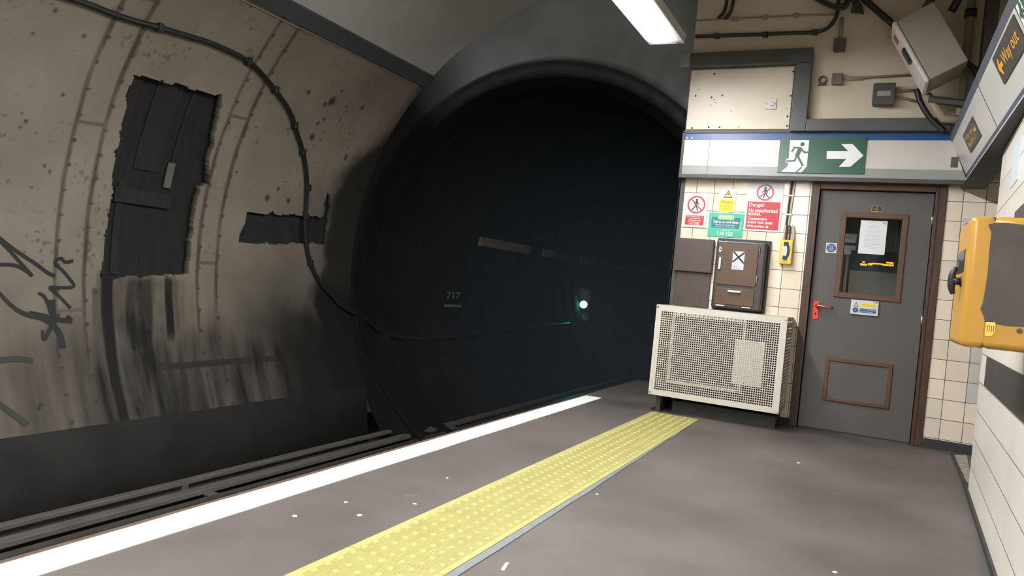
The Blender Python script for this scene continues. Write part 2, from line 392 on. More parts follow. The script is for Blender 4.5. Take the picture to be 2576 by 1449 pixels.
M_lining = attr_mat('cream_lining', srgb((133, 125, 111)), srgb((28, 27, 26)), 'soot', spots=.35)
a0, a1 = math.asin((-.43-ZC)/RS), math.asin((3.12-ZC)/RS)
na = 260
bm = nb(); lay = bm.verts.layers.float.new('soot')
ys = [-12, -8, -5, -3, -1, 0, 1] + [1.9 + .0125*i for i in range(int((7.12-1.9)/.0125)+1)]
grid = []
for yv in ys:
    col = []
    for j in range(na+1):
        a = a0+(a1-a0)*j/na; p = on_cyl(yv, a)
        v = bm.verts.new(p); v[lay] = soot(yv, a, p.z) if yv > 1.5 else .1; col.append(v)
    grid.append(col)
hole = {}
for i in range(len(ys)-1):
    for j in range(na):
        yc = (ys[i]+ys[i+1])/2; zc = (grid[i][j].co.z+grid[i][j+1].co.z)/2
        k = 0
        if ys[i] > 3.5:
            jy = .03*noise.noise((yc*9, zc*9, 0)) + .008*noise.noise((yc*30, zc*30, 3)); jz = .03*noise.noise((yc*9, zc*9, 7)) + .008*noise.noise((yc*30, zc*30, 8))
            if inside(yc+jy, zc+jz, HATCH): k = 1
            elif inside(yc+jy, zc+jz, PATCH): k = 2
        hole[i, j] = k
        if not k: bm.faces.new([grid[i][j], grid[i+1][j], grid[i+1][j+1], grid[i][j+1]])
# reveal: broken edge of the lining pushed back round each opening
cn = {}
def back(v, dep):
    key = (v, dep)
    if key not in cn:
        p = v.co; d = Vector((p.x-XC, 0, p.z-ZC)).normalized()
        w = bm.verts.new(p + d*dep); w[lay] = .95; cn[key] = w
    return cn[key]
for (i, j), k in hole.items():
    if not k: continue
    dep = .07 if k == 1 else .04
    q = {(-1, 0): (grid[i][j], grid[i][j+1]), (1, 0): (grid[i+1][j], grid[i+1][j+1]), (0, -1): (grid[i][j], grid[i+1][j]), (0, 1): (grid[i][j+1], grid[i+1][j+1])}
    for (di, dj), (va, vb) in q.items():
        if not hole.get((i+di, j+dj), 0): bm.faces.new([va, vb, back(vb, dep), back(va, dep)])
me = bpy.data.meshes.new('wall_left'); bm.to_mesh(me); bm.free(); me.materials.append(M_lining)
for p in me.polygons: p.use_smooth = False
wl = bpy.data.objects.new('wall_left', me); COL.objects.link(wl); wl['kind'] = 'structure'; wl['label'] = 'curved cream tunnel wall across the track, stained and peeling'

# --- foot of the lining, ceiling
def arc_sheet(bm, y0, y1, angs, off=0., ny=1, xc=XC, zc=ZC, R=RS, thick=.06):
    for s in (0, 1):
        rows = [[bm.verts.new(on_cyl(y0+(y1-y0)*i/ny, a, off - s*thick, xc, zc, R)) for a in angs] for i in range(ny+1)]
        for i in range(ny):
            for j in range(len(angs)-1): bm.faces.new([rows[i][j], rows[i+1][j], rows[i+1][j+1], rows[i][j+1]])
bm = nb(); hexa(bm, [(-5.35, -12, -1.2), (-5.13, -12, -1.2), (-5.13, 7.1, -1.2), (-5.35, 7.1, -1.2), (-5.42, -12, -.415), (-5.262, -12, -.415), (-5.262, 7.1, -.415), (-5.42, 7.1, -.415)])
struct('baseboard_left', bm, M_soot, 'dark unpainted foot of the tunnel wall', smooth=True)
aR = math.atan2(3.93-ZC, XC-(-1.69))
bm = nb(); arc_sheet(bm, -12, 7.1, [a1+.012 + (aR-a1-.012)*i/28 for i in range(29)])
box(bm, -1.72, 3.2, -12, 7.1, 3.92, 4.0)
struct('ceiling', bm, M_ceil, 'grey painted vaulted ceiling over the platform and track', smooth=False)

# --- headwall and mouth of the running tunnel
XO, ZO, RO = -3.27, 1.05, 2.27
M_head = attr_mat('headwall_flare_paint', srgb((182, 190, 200)), srgb((24, 23, 23)), 'soot', spots=.4, rough=.85, spotscale=5.)  # cool tint in the paint colour stands in for bluish flare
bm = nb(); lay = bm.verts.layers.float.new('soot'); n = 144; rows = []
for i in range(n+1):
    a = math.radians(-62 + i*(304/n)); d = Vector((-math.cos(a), 0, math.sin(a)))
    o = Vector((XO, 7.1, ZO)); p = o + d*RO
    b = 2*(d.x*(XO-XC)+d.z*(ZO-ZC)); c = (XO-XC)**2+(ZO-ZC)**2-(RS+.05)**2; t = max(RO+.01, (-b+math.sqrt(b*b-4*c))/2)
    q = o + d*t; nz = noise.noise((a*4, 0, 2)); nz2 = noise.noise((a*17, 3, 2))
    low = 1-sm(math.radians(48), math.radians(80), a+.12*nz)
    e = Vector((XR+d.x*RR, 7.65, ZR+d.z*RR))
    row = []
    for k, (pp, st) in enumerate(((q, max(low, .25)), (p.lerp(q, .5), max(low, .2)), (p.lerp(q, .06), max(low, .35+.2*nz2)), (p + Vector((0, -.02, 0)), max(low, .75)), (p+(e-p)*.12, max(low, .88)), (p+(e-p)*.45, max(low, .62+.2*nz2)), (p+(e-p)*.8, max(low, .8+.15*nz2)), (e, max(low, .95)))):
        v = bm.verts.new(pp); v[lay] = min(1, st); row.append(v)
    rows.append(row)
for a, b in zip(rows[:-1], rows[1:]):
    for k in range(7): bm.faces.new([a[k], b[k], b[k+1], a[k+1]])
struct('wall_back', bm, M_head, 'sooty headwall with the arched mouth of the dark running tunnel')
bm = nb(); prof = [(7.65, RR), (7.65, RR-.10), (7.75, RR-.10), (7.75, RR+.02)]
yy = 7.75
while yy < 45:
    prof += [(yy, RR+.02), (yy+.44, RR+.02), (yy+.44, RR-.015), (yy+.50, RR-.015)]; yy += .5
rows = [[bm.verts.new((XR-r*math.cos(a), yv, ZR+r*math.sin(a))) for a in [math.radians(-75+i*330/60) for i in range(61)]] for yv, r in prof]
for a, b in zip(rows[:-1], rows[1:]):
    for j in range(60): bm.faces.new([a[j], b[j], b[j+1], a[j+1]])
struct('wall_tunnel', bm, M_tun, 'black ribbed lining of the running tunnel beyond the platform')
bm = nb(); box(bm, -6.2, -.9, 45, 45.2, -1.2, 3.6); struct('wall_far', bm, M_tun, 'far dark end of the tunnel')

# --- end wall (tiles), upper painted wall, side of the room, right wall
TX = -1.519
M_tileL = tile_mat('cream_tiles_left', .1575, .1575, TX, 1.925, srgb((236, 221, 198)), srgb((88, 76, 66)))
M_tileR = tile_mat('cream_tiles_right', .150, .1535, .532-.0, .236, srgb((238, 223, 202)), srgb((84, 72, 62)))
M_tileW = tile_mat('pale_tiles', 60., .165, -30., .005, srgb((240, 232, 220)), srgb((112, 104, 98)), axis='y', wmort=.003, dirt=.15, rough=.25)
DX0 = WALL.at(2038, 470)[0]; DX1 = .425; XL = -1.66
fo = WALL.rect((2042, 459), (2386, 470), (2318, 1122), (1985, 1075)); DX0, DX1, DZ = fo[0], fo[2], 2.045
bm = nb(); box(bm, XL, DX0, YW, YW+.2, 0, 2.1); box(bm, XL, XL+.15, YW+.2, 8.19, 0, 3.92)
struct('wall_end', bm, M_tileL, 'cream tiled end wall left of the grey door')
bm = nb(); box(bm, DX1, 1.6, YW, YW+.2, 0, 2.1)
we = struct('wall_end_right', bm, M_tileR, 'cream tiled end wall right of the grey door')
bm = nb()
for (q0, q1) in (((2432, 893), (2466, 920)), ((2430, 922), (2464, 968)), ((2428, 971), (2460, 1018))):
    a = WALL.at(*q0); b = WALL.at(*q1); pbox(bm, WALL, (.684, .236+.1535*round((b[1]-.236)/.1535)+.003, .83, .236+.1535*round((b[1]-.236)/.1535)+.151), 0, .002)
tp = new_obj('replacement_tiles', bm, M_white, we); tp['label'] = 'newer white tiles'
bm = nb(); box(bm, DX0, DX1, YW, YW+.2, DZ, 2.1); box(bm, XL, 1.6, YU, YU+.3, 2.40, 3.94); box(bm, XL+.01, 1.6, YW+.0, YW+.2, 2.1, 2.45)
struct('wall_end_upper', bm, M_cream, 'cream painted wall above the green exit sign')
bm = nb(); box(bm, -1.6, 1.6, YW+1.4, YW+1.5, 0, 2.4); struct('wall_office', bm, M_darkroom, 'black backing panel standing in for the unlit room behind the door glass')  # near-black sheet: the unlit room's darkness is put into its colour
bm = nb()                                             # steel angle protecting the left corner
box(bm, XL-.012, XL+.035, YW-.014, YW-.001, .0, 2.07); box(bm, XL-.014, XL-.001, YW-.014, YW+.10, 0, 2.07)
struct('trim_3', bm, M_dgrey, 'grey steel angle on the corner of the end wall')
bm = nb(); box(bm, DX1+.0, 1.6, YW-.02, YW-.001, 0, .075); box(bm, XL+.04, DX0-.001, YW-.03, YW-.001, 0, .06)
struct('baseboard_end', bm, M_grubby, 'black skirting at the foot of the end wall')
def rw(y, off=0): return Vector((.597-.0377*(5.455-y)-off, y, 0))
YE = 5.12                                             # far corner of the right wall
bm = nb()
P8 = [rw(-1.5), rw(YE), rw(YE)+X*.5, rw(-1.5)+X*.5]
hexa(bm, P8 + [p+Z*2.015 for p in P8]); struct('wall_right', bm, M_tileW, 'pale tiled wall on the right of the platform')
bm = nb(); P8 = [rw(-1.5, .012), rw(YE+.3, .012), rw(YE+.3, -.001), rw(-1.5, -.001)]
hexa(bm, [p+Z*.001 for p in P8] + [p+Z*.035 for p in P8]); struct('baseboard_right', bm, M_grubby, 'dark joint along the foot of the right wall')
bm = nb(); box(bm, 2.8, 3.0, -12, 8, 0, 3.92); struct('wall_side', bm, M_cream, 'plain wall closing the passage on the right')
bm = nb(); box(bm, -6, 3.2, -12.2, -12, -1.1, 4.1); struct('wall_near', bm, M_cream, 'far platform end behind the viewer')

# --- platform markings
bm = nb(); n = 60
for i in range(n):
    y0, y1 = -12+i*18.44/n, -12+(i+1)*18.44/n
    j = lambda y: .006*noise.noise((0, y*2.1, 5)); 
    A = [(XE+.036+j(y0), y0), (-2.147+j(y0+40), y0), (-2.147+j(y1+40), y1), (XE+.036+j(y1), y1)]
    hexa(bm, [(x, y, -.001) for x, y in A] + [(x, y, .0035) for x, y in A])
tag(new_obj('platform_edge_line', bm, M_paintw), 'broad bright white line painted along the platform edge', 'edge line')
tp = thing('tactile_strip', 'yellow tactile paving strip with raised blisters running to the end wall', 'tactile paving', (-1.4, 4.0, 0))
TX0, TX1 = -1.598, -1.203
bm = nb(); yy = 6.144
while yy > -.5:
    box(bm, TX0, TX1, yy-.398, yy-.001, -.001, .006)
    x = TX0+.035
    while x < TX1-.03:
        box(bm, x, x+.0022, yy-.396, yy-.003, .006, .0072); x += .0066
    yy -= .4
new_obj('paving_slab', bm, M_tact, tp)
bm = nb(); row = 0; yy = 6.11
while yy > 1.6:
    for c in range(6):
        cx = TX0+.045+c*.061; cy = yy - (.033 if c % 2 else 0)
        ring = [[bm.verts.new((cx+r*math.cos(2*math.pi*k/12), cy+r*math.sin(2*math.pi*k/12), z)) for k in range(12)] for r, z in ((.0155, .006), (.0125, .0105), (.007, .012))]
        for a, b in zip(ring[:-1], ring[1:]):
            for k in range(12): bm.faces.new([a[k], a[(k+1) % 12], b[(k+1) % 12], b[k]])
        bm.faces.new(ring[-1])
    yy -= .0667
bl = new_obj('blister', bm, M_tact, tp, smooth=True); bl['kind'] = 'stuff'
bm = nb(); 
for i in range(40):
    y0, y1 = -.3+i*.16, -.3+(i+1)*.16
    if y1 > 5.6: break
    j = lambda y: .008*noise.noise((3, y*3.3, 5)) + .028*sm(5.6, 2.2, y)
    A = [(TX1+.001, y0), (TX1+.008+j(y0), y0), (TX1+.008+j(y1), y1), (TX1+.001, y1)]
    hexa(bm, [(x, y, -.001) for x, y in A] + [(x, y, .004) for x, y in A])
tag(new_obj('bitumen_joint', bm, mat('bitumen_grey', srgb((112, 116, 118)), .6, var=.1, scale=20)), 'thin blue-grey joint filler along the right edge of the yellow strip', 'joint filler')

# ---------------------------------------------------------------- track
def rail(bm, x, top, y0=-12, y1=44.5):
    P = [(-.07, -.15), (.07, -.15), (.07, -.135), (.012, -.12), (.012, -.045), (.035, -.035), (.035, 0), (-.035, 0), (-.035, -.035), (-.012, -.045), (-.012, -.12), (-.07, -.135)]
    a = [bm.verts.new((x+u, y0, top+v)) for u, v in P]; b = [bm.verts.new((x+u, y1, top+v)) for u, v in P]
    for i in range(len(P)): bm.faces.new([a[i], a[(i+1) % len(P)], b[(i+1) % len(P)], b[i]])
bm = nb(); rail(bm, -4.465, -.90); tag(new_obj('running_rail', bm, M_rail), 'far running rail of the track beside the guard boards', 'rail')
bm = nb(); rail(bm, -2.96, -.90); tag(new_obj('running_rail', bm, M_rail), 'near running rail hidden close under the platform edge', 'rail')
cr = thing('conductor_rail', 'live conductor rail between two long grey guard boards at the foot of the wall', 'conductor rail', (-4.75, 5, -1.0))
bm = nb(); rail(bm, -4.75, -.93); new_obj('rail', bm, M_rail, cr)
for xb, w_, h_, zt in ((-4.625, .05, .04, -.87), (-4.872, .035, .035, -.865)):
    bm = nb(); box(bm, xb-w_, xb+w_, -12, 44, zt-h_, zt, .006); new_obj('guard_board', bm, M_board, cr)
for yy in (.5, 4.26, 8.0, 11.8):
    bm = nb(); box(bm, -4.60, -4.505, yy-.045, yy+.045, -.925, -.905, .004); box(bm, -4.60, -4.56, yy-.03, yy+.03, -1.05, -.92, .002)
    new_obj('bracket', bm, M_board, cr)
    bm = nb(); box(bm, -4.865, -4.84, yy-.03, yy+.03, -1.05, -.90, .002); new_obj('bracket', bm, M_board, cr)

# ---------------------------------------------------------------- left wall things
rc = thing('wall_recess', 'tall dark rectangular recess broken through the cream tunnel wall', 'recess', on_cyl(4.3, 0, -.1))
HA = [ang(p) for p in HATCH]
bm = nb(); arc_sheet(bm, 3.72, 4.98, [-.2 + .74*i/24 for i in range(25)], -.10, thick=.02)
new_obj('back_panel', bm, mat('recess_black', srgb((26, 25, 25)), .85, var=.4, scale=4, stretch=(5, 8, .8), bump=.3, bscale=6), rc, smooth=True)
M_plank = mat('recess_plank', srgb((34, 31, 29)), .8, var=.35, scale=5, stretch=(5, 8, .8))
for y0, y1, al, ah in ((3.93, 4.02, -.1, .46), (4.16, 4.40, .19, .44), (4.50, 4.53, .16, .46), (4.06, 4.12, -.1, .15)):
    bm = nb(); arc_sheet(bm, y0, y1, [al+(ah-al)*i/14 for i in range(15)], -.085, thick=.012); new_obj('plank', bm, M_plank, rc)
bm = nb(); arc_sheet(bm, 4.02, 4.56, [.095+.04*i/3 for i in range(4)], -.06, thick=.035); new_obj('ledge', bm, M_plank, rc)
bm = nb(); p = cyl(437, 445); arc_sheet(bm, 4.465, 4.535, [ang(p)-.036+.072*i/4 for i in range(5)], -.066, thick=.008)
lb = new_obj('label_plate', bm, mat('pale_plate', srgb((98, 96, 92)), .6), rc); lb['label'] = 'small pale label plate'
rc2 = thing('wall_recess', 'small horizontal dark recess behind the hanging cable near the tunnel mouth', 'recess', on_cyl(6.0, .1, -.05))
bm = nb(); arc_sheet(bm, 5.15, 6.9, [-.02+.32*i/10 for i in range(11)], -.055, thick=.02); new_obj('back_panel', bm, mat('patch_black', srgb((32, 32, 33)), .85, var=.4, scale=6), rc2, smooth=True)

# cable hanging along the wall, with its clips
C = [(-60, -110), (60, -45), (200, 0), (300, 38), (395, 65), (480, 90), (540, 110), (620, 150), (665, 195), (700, 240), (725, 280), (742, 330), (758, 385), (766, 440), (766, 500), (762, 560), (766, 620), (780, 672), (803, 715), (830, 745), (858, 773)]
pts = []
for q in C:
    p = cyl(*q); a = ang(p); pts.append(on_cyl(p.y, a, .03))
pts = [on_cyl(yq, ang(pts[0]) + .05*sm(2.5, .5, yq), .03) for yq in (-11.5, -7., -3., 0., 1.2)] + pts
pts += [Vector((-5.50, 7.25, .36)), Vector((-5.50, 7.6, .2)), Vector((-5.53, 8.1, .10)), Vector((-5.52, 8.8, .06)), Vector((-5.5, 9.8, .09)), Vector((-5.5, 11.5, .16)), Vector((-5.5, 14, .2))]
hc = thing('hanging_cable', 'thick black cable looping down the curved cream wall into the tunnel', 'cable', pts[0])
bm = nb(); tube(bm, smooth_path(pts, 5), .0235, 8); new_obj('cable', bm, M_dark, hc, smooth=True)
for q in ((395, 65), (620, 150), (688, 222), (736, 312), (756, 380), (770, 470), (764, 545), (775, 660)):
    p = cyl(*q); a = ang(p); bm = nb()
    t = on_cyl(p.y, a, .03); box(bm, t.x-.035, t.x+.035, t.y-.02, t.y+.02, t.z-.034, t.z+.034, .006); new_obj('clip', bm, M_dark, hc)
# cable duct high on the lining
bm = nb()
au, al = math.asin((3.215-ZC)/RS), math.asin((3.105-ZC)/RS)
A = [on_cyl(0, al, -.01), on_cyl(0, al, .05), on_cyl(0, au, .05), on_cyl(0, au, -.01)]
hexa(bm, [Vector((p.x, -12, p.z)) for p in A] + [Vector((p.x, 7.08, p.z)) for p in A])
cd = thing('cable_duct', 'long dark grey duct fixed along the top of the curved wall', 'duct', (-4.78, 5, 3.16))
new_obj('duct_cover', bm, mat('duct_grey', srgb((74, 76, 80)), .5, var=.1, scale=4), cd)
bm = nb(); tube(bm, [on_cyl(y, al-.012, .012) + Vector((0, 0, .006*math.sin(y*2.3))) for y in [-12+.5*i for i in range(39)]], .008, 6)
new_obj('thin_wire', bm, mat('wire_cream', srgb((150, 140, 124)), .6), cd)
# graffiti
def ribbon(bm, pts, w0, w1=None, off=.004):
    w1 = (w1 or w0)*1.3; w0 *= 1.3; Q = []
    for q in pts:
        p = cyl(*q); Q.append(Vector((p.y, ang(p)*RS, 0)))
    Q = smooth_path(Q, 5); L = []
    for i, p in enumerate(Q):
        t = (Q[min(i+1, len(Q)-1)]-Q[max(0, i-1)]).normalized(); w = (w0+(w1-w0)*i/len(Q))/2
        nrm = Vector((-t.y, t.x, 0))*w
        L.append([bm.verts.new(on_cyl((p+s*nrm).x, (p+s*nrm).y/RS, off)) for s in (-1, 1)])
    for a, b in zip(L[:-1], L[1:]): bm.faces.new([a[0], b[0], b[1], a[1]])
g = lambda L: [(x/2.785, 560+y/2.785) for x, y in L]
bm = nb()
for k, (s, w0, w1) in enumerate(((((-60, 60), (0, 110), (60, 160), (150, 225), (250, 290), (330, 350), (385, 375)), .02, .024), (((0, 130), (60, 190), (140, 280), (225, 375)), .02, .022),
        (((225, 375), (170, 330), (100, 300), (0, 295), (-80, 310)), .022, .02), (((-40, 450), (0, 500), (60, 565), (130, 620), (200, 650), (290, 670), (360, 710), (415, 780), (440, 880)), .016, .04),
        (((200, 635), (280, 650), (360, 670), (440, 685), (505, 690)), .03, .03), (((265, 495), (300, 510), (330, 560), (350, 620), (375, 700)), .018, .026),
        (((360, 540), (365, 640), (370, 700), (340, 760), (305, 820), (295, 755)), .04, .015), (((462, 655), (500, 685)), .024, .03),
        (((510, 268), (450, 275), (430, 250), (395, 260), (385, 285), (440, 340), (490, 400), (515, 440), (480, 455), (420, 455), (345, 455), (390, 495), (440, 545), (492, 600)), .02, .018))):
    ribbon(bm, g(s), w0, w1, .0035+.0004*k)
tag(new_obj('graffiti', bm, mat('spray_black', srgb((26, 27, 30)), .6)), 'black sprayed scribble tag on the cream wall left of the recess', 'graffiti')
bm = nb(); ribbon(bm, g(((-40, 975), (0, 965), (120, 955), (230, 970))), .04, .03)
tag(new_obj('graffiti', bm, mat('spray_green', srgb((46, 50, 45)), .7)), 'faded level green spray stroke just below the black tag', 'graffiti')
bm = nb(); ribbon(bm, g(((-40, 1250), (0, 1280), (100, 1350), (190, 1420))), .03, .04, .0042)
tag(new_obj('graffiti', bm, mat('spray_green', srgb((46, 50, 45)), .7)), 'faded slanting green spray stroke lowest on the wall near the left edge', 'graffiti')

# ---------------------------------------------------------------- tunnel things
TM = Plane
def tunp(px, py): return cyl(px, py, XR, ZR, RR-.06)
rs = None
strip = [((1218, 597), (1218, 620), 1283), ((1284, 607), (1284, 630), 1343), ((1375, 623), (1375, 640), 1400), ((1405, 628), (1405, 640), 1445), ((1470, 637), (1470, 650), 1505), ((1525, 649), (1525, 660), 1550), ((1560, 655), (1560, 665), 1580), ((1600, 662), (1600, 671), 1640)]
M_pl = mat('tunnel_plate', srgb((150, 138, 130)), .6, var=.2, scale=6); M_pld = mat('tunnel_plate_dim', srgb((84, 80, 80)), .7, var=.3, scale=6)
posn = ['nearest', 'second', 'third', 'fourth', 'fifth', 'sixth', 'seventh', 'farthest']
for k, (a, b, xe) in enumerate(strip):
    p0 = tunp(*a); p1 = tunp(*b); p2 = tunp(xe, a[1]+(xe-a[0])*.16)
    bm = nb(); y0, y1 = p0.y, max(p2.y, p0.y+.3); z0, z1 = 1.47, 1.615
    box(bm, XR-RR+.0, XR-RR+.09, y0, y1, z0, z1, .004)
    tag(new_obj('tunnel_wall_plate', bm, M_pl if k in (0, 1, 2, 4) else M_pld), posn[k]+' of the pale plates in a row along the dark tunnel wall', 'wall plate', 'pale plates along the tunnel wall')
pn = tunp(1140, 743); NP = Plane((XR-RR+.075, pn.y, pn.z), (.10, 1, 0), Z)
nt_ = thing('number_sign', 'grey number 717 with a pale strip below it on the dark tunnel wall', 'number sign', NP.o)
c = [NP.at(*q) for q in ((1124, 734), (1158, 735), (1123, 752))]
bm = nb(); pbox(bm, NP, (c[0][0]-.03, c[2][1]-.02, c[1][0]+.03, c[0][1]+.02), -.012, 0); new_obj('backing_plate', bm, mat('plate_black', (.003, .003, .003), .9, spec=.1), nt_)
bm = nb(); text(bm, NP, '717', (c[0][0], c[2][1], c[1][0], c[0][1]), .002, bold=.012); new_obj('lettering', bm, mat('number_grey', (.30, .29, .27), .6), nt_)
bm = nb(); q = NP.at(1119, 766); q2 = NP.at(1160, 773); pbox(bm, NP, (q[0], q2[1], q2[0], q[1]), -.01, .0); new_obj('name_strip', bm, mat('strip_grey', (.2, .21, .2), .6), nt_)
sp_ = Vector((-5.42, 15.0, 0)); SG = Plane((-5.42, 15.2, 0), (.942, .336, 0), Z)
u, v = SG.at(1468, 766)
sg = thing('tunnel_signal', 'green tunnel signal light glowing beyond the end of the platform', 'signal', SG.pt(u, v, -.1))
bm = nb(); pbox(bm, SG, (u-.13, v-.13, u+.13, v+.36), -.25, -.01, .02); pbox(bm, SG, (u-.03, -1.05, u+.03, v-.13), -.16, -.1); new_obj('housing', bm, M_dark, sg)
bm = nb(); disc(bm, SG, (u, v), .078, -.01, .015, 24); new_obj('green_lens', bm, mat('signal_green', (.06, 1., .85), .2, emit=40.), sg)
bm = nb(); disc(bm, SG, (u, v+.22), .06, -.01, .0, 24); new_obj('unlit_lens', bm, mat('signal_red_off', (.03, .01, .01), .2), sg)
bm = nb(); annulus(bm, SG, (u, v), .085, .105, -.01, .03, 24); new_obj('hood', bm, M_dark, sg)
q0, q1 = SG.at(1459, 787), SG.at(1476, 805)
bm = nb(); pbox(bm, SG, (q0[0]-.03, q1[1]-.02, q1[0]+.03, q0[1]+.02), -.03, .048); new_obj('plate', bm, M_dark, sg)
bm = nb(); text(bm, SG, 'VA', (u-.03, q0[1]-.075, u+.05, q0[1]-.01), .050, bold=.01); text(bm, SG, '4052', (q0[0], q1[1], q1[0], q1[1]+.07), .050, bold=.01); new_obj('lettering', bm, mat('number_white', (.6, .58, .55), .5), sg)

hm = bpy.data.materials.new('veil'); hm.use_nodes = True; N = hm.node_tree.nodes; L = hm.node_tree.links; N.remove(N['Principled BSDF'])
vs_ = N.new('ShaderNodeVolumeScatter'); vs_.inputs['Color'].default_value = (.75, .88, 1, 1); vs_.inputs['Density'].default_value = .032; L.new(vs_.outputs[0], N['Material Output'].inputs['Volume'])  # scattering volume added to lift the tunnel's blacks, standing in for lens flare
bm = nb(); box(bm, -6.1, -1.72, 7.3, 44.9, -1.04, 3.5); tag(new_obj('tunnel_veil', bm, hm), 'thin added haze hanging inside the dark running tunnel', 'veil', kind='stuff')

# ---------------------------------------------------------------- lamps (line of fluorescent fittings over the platform)
LX = -1.673; LZ = 2.95
proto = None
def lamp(yend, label):
    t = thing('fluorescent_lamp', label, 'ceiling lamp', (LX, yend-.92, LZ), 'fluorescent lamps over the platform')
    return t
L0 = lamp(5.63, 'bright fluorescent lamp in a grey housing hanging over the platform, nearest the end wall')
bm = nb(); y0, y1 = 3.8, 5.62
hexa(bm, [(LX-.062, y0+.01, LZ-.014), (LX+.062, y0+.01, LZ-.014), (LX+.062, y1-.01, LZ-.014), (LX-.062, y1-.01, LZ-.014), (LX-.069, y0, LZ+.03), (LX+.069, y0, LZ+.03), (LX+.069, y1, LZ+.03), (LX-.069, y1, LZ+.03)])
M_lamp = mat('lamp_diffuser', (.97, .985, 1.), .4, emit=LAMP); new_obj('diffuser', bm, M_lamp, L0)
bm = nb()
M_lh = mat('lamp_housing', srgb((188, 186, 184)), .45, var=.06, scale=4)
for (a, b, z0, z1) in ((-.117, -.074, LZ+.004, LZ+.05), (.074, .165, LZ+.004, LZ+.05)): box(bm, LX+a, LX+b, y0-.06, y1+.005, z0, z1, .004)
box(bm, LX-.117, LX+.165, y1+.006, y1+.085, LZ+.004, LZ+.05, .004); box(bm, LX-.117, LX+.165, y0-.1, y0-.03, LZ+.004, LZ+.05, .004)
box(bm, LX-.123, LX+.171, y0-.11, y1+.095, LZ+.05, LZ+.07); new_obj('housing', bm, M_lh, L0)
bm = nb(); box(bm, LX-.07, LX+.11, y0-.1, y1+.0, LZ+.07, LZ+.12, .01); new_obj('gear_tray', bm, M_lh, L0)
bm = nb(); disc(bm, Plane((0, 0, LZ+.004), X, -Y), (LX+.12, -(y1+.045)), .010, 0, .004, 12); new_obj('screw', bm, M_chrome, L0)
for yr in (4.0, 4.4):
    bm = nb(); tube(bm, [(LX, yr, LZ+.1), (LX, yr, 3.93)], .009, 8); new_obj('hanger_rod', bm, M_dgrey, L0)
for k, ye in enumerate((3.57, 1.51, -.55, -2.61, -4.67, -6.73, -8.79)):
    c = L0.copy(); COL.objects.link(c); c.location.y = L0.location.y + (ye - 5.63)
    c['label'] = ['second', 'third', 'fourth', 'fifth', 'sixth', 'seventh', 'eighth', 'ninth'][k] + ' fluorescent lamp from the end wall, above and behind the viewer'
    for ch in L0.children:
        d = ch.copy(); COL.objects.link(d); d.parent = c

# ---------------------------------------------------------------- end wall: frieze with the exit sign
fr = thing('frieze_panel', 'white frieze with blue top stripe and grey foot above the door', 'frieze', FRZ.pt(-.6, 0))
fl, fh = XL+.01, .365
FT = FRZ.at(1850, 335)[1]
bs = [FRZ.at(1725, 340)[1], 0]
u1b, u1t = .535, .385
def fq(bm, v0, v1, d0, d1, uL=None, uR=None):
    a = uL if uL is not None else fl
    rr = lambda v: (u1b+(u1t-u1b)*v/FT) if uR is None else uR
    prism(bm, FRZ, [(a, v0), (rr(v0), v0), (rr(v1), v1), (a, v1)], d0, d1)
vb = FRZ.at(1850, 352)[1]; vg = FRZ.at(1850, 418)[1]
bm = nb(); fq(bm, vg, vb, -.02, .0); new_obj('white_panel', bm, M_white, fr)
bm = nb(); fq(bm, vb, FT, -.02, .001); new_obj('blue_stripe', bm, M_blue, fr)
bm = nb(); fq(bm, .0, vg, -.02, .0005); new_obj('grey_stripe', bm, M_lgrey, fr)
bm = nb(); pbox(bm, FRZ, (fl-.02, -.035, .545, -.0), -.03, .03, .004); pbox(bm, FRZ, (fl-.02, 0, fl, FT+.01), -.03, .012); pbox(bm, FRZ, (fl-.02, FT, .38, FT+.02), -.03, .012)
new_obj('edge_trim', bm, M_dgrey, fr)
bm = nb(); q = FRZ.at(1782, 395)[0]; pbox(bm, FRZ, (q-.0015, 0, q+.0015, FT), 0, .002); new_obj('panel_joint', bm, M_dgrey, fr)
bm = nb(); q = FRZ.rect((2391, 396), (2410, 394), (2410, 421), (2393, 422)); pbox(bm, FRZ, (q[0], q[1], q[2], q[3]), 0, .003); new_obj('grey_patch', bm, M_grey, fr)
for s in ((1729, 347), (1741, 347)):
    bm = nb(); disc(bm, FRZ, FRZ.at(*s), .007, 0, .006, 10); new_obj('rivet', bm, M_chrome, fr)

cz = lambda x, y, d=.0: FRZ.at(1700+x/3.389, 320+y/3.389, d)
ex = thing('exit_sign', 'green emergency exit sign with white running figure and arrow pointing right', 'exit sign', FRZ.pt(*cz(1250, 240)))
r = FRZ.rect(*[(1700+x/3.389, 320+y/3.389) for x, y in ((893, 78), (1635, 92), (1600, 403), (865, 382))], .012)
bm = nb(); pbox(bm, FRZ, r, .0, .012); new_obj('sign_panel', bm, M_grn, ex)
C3 = lambda L: [cz(x, y, .013) for x, y in L]
bm = nb(); prism(bm, FRZ, C3([(975, 110), (1138, 110), (1116, 335), (1070, 384), (898, 380), (955, 330), (957, 302), (930, 298), (948, 268), (963, 268)]), .012, .013); new_obj('white_doorway', bm, M_letter, ex)
bm = nb(); disc(bm, FRZ, cz(1080, 145, .014), 17/3.389*.0033*1.02, .013, .014)
S = 1/3.389*.00335
stroke(bm, FRZ, C3([(1060, 185), (1035, 240)]), 34*S, .013, .014)
for L_, w in (([(1065, 176), (1012, 174), (990, 208)], 15), ([(1065, 185), (1098, 215), (1130, 213)], 14), ([(1035, 236), (1058, 282), (1082, 326)], 17), ([(1033, 238), (1013, 286), (945, 290)], 15), ([(1072, 342), (1025, 385)], 12)):
    stroke(bm, FRZ, C3(L_), w*S, .013, .014)
new_obj('running_figure', bm, M_grn, ex)
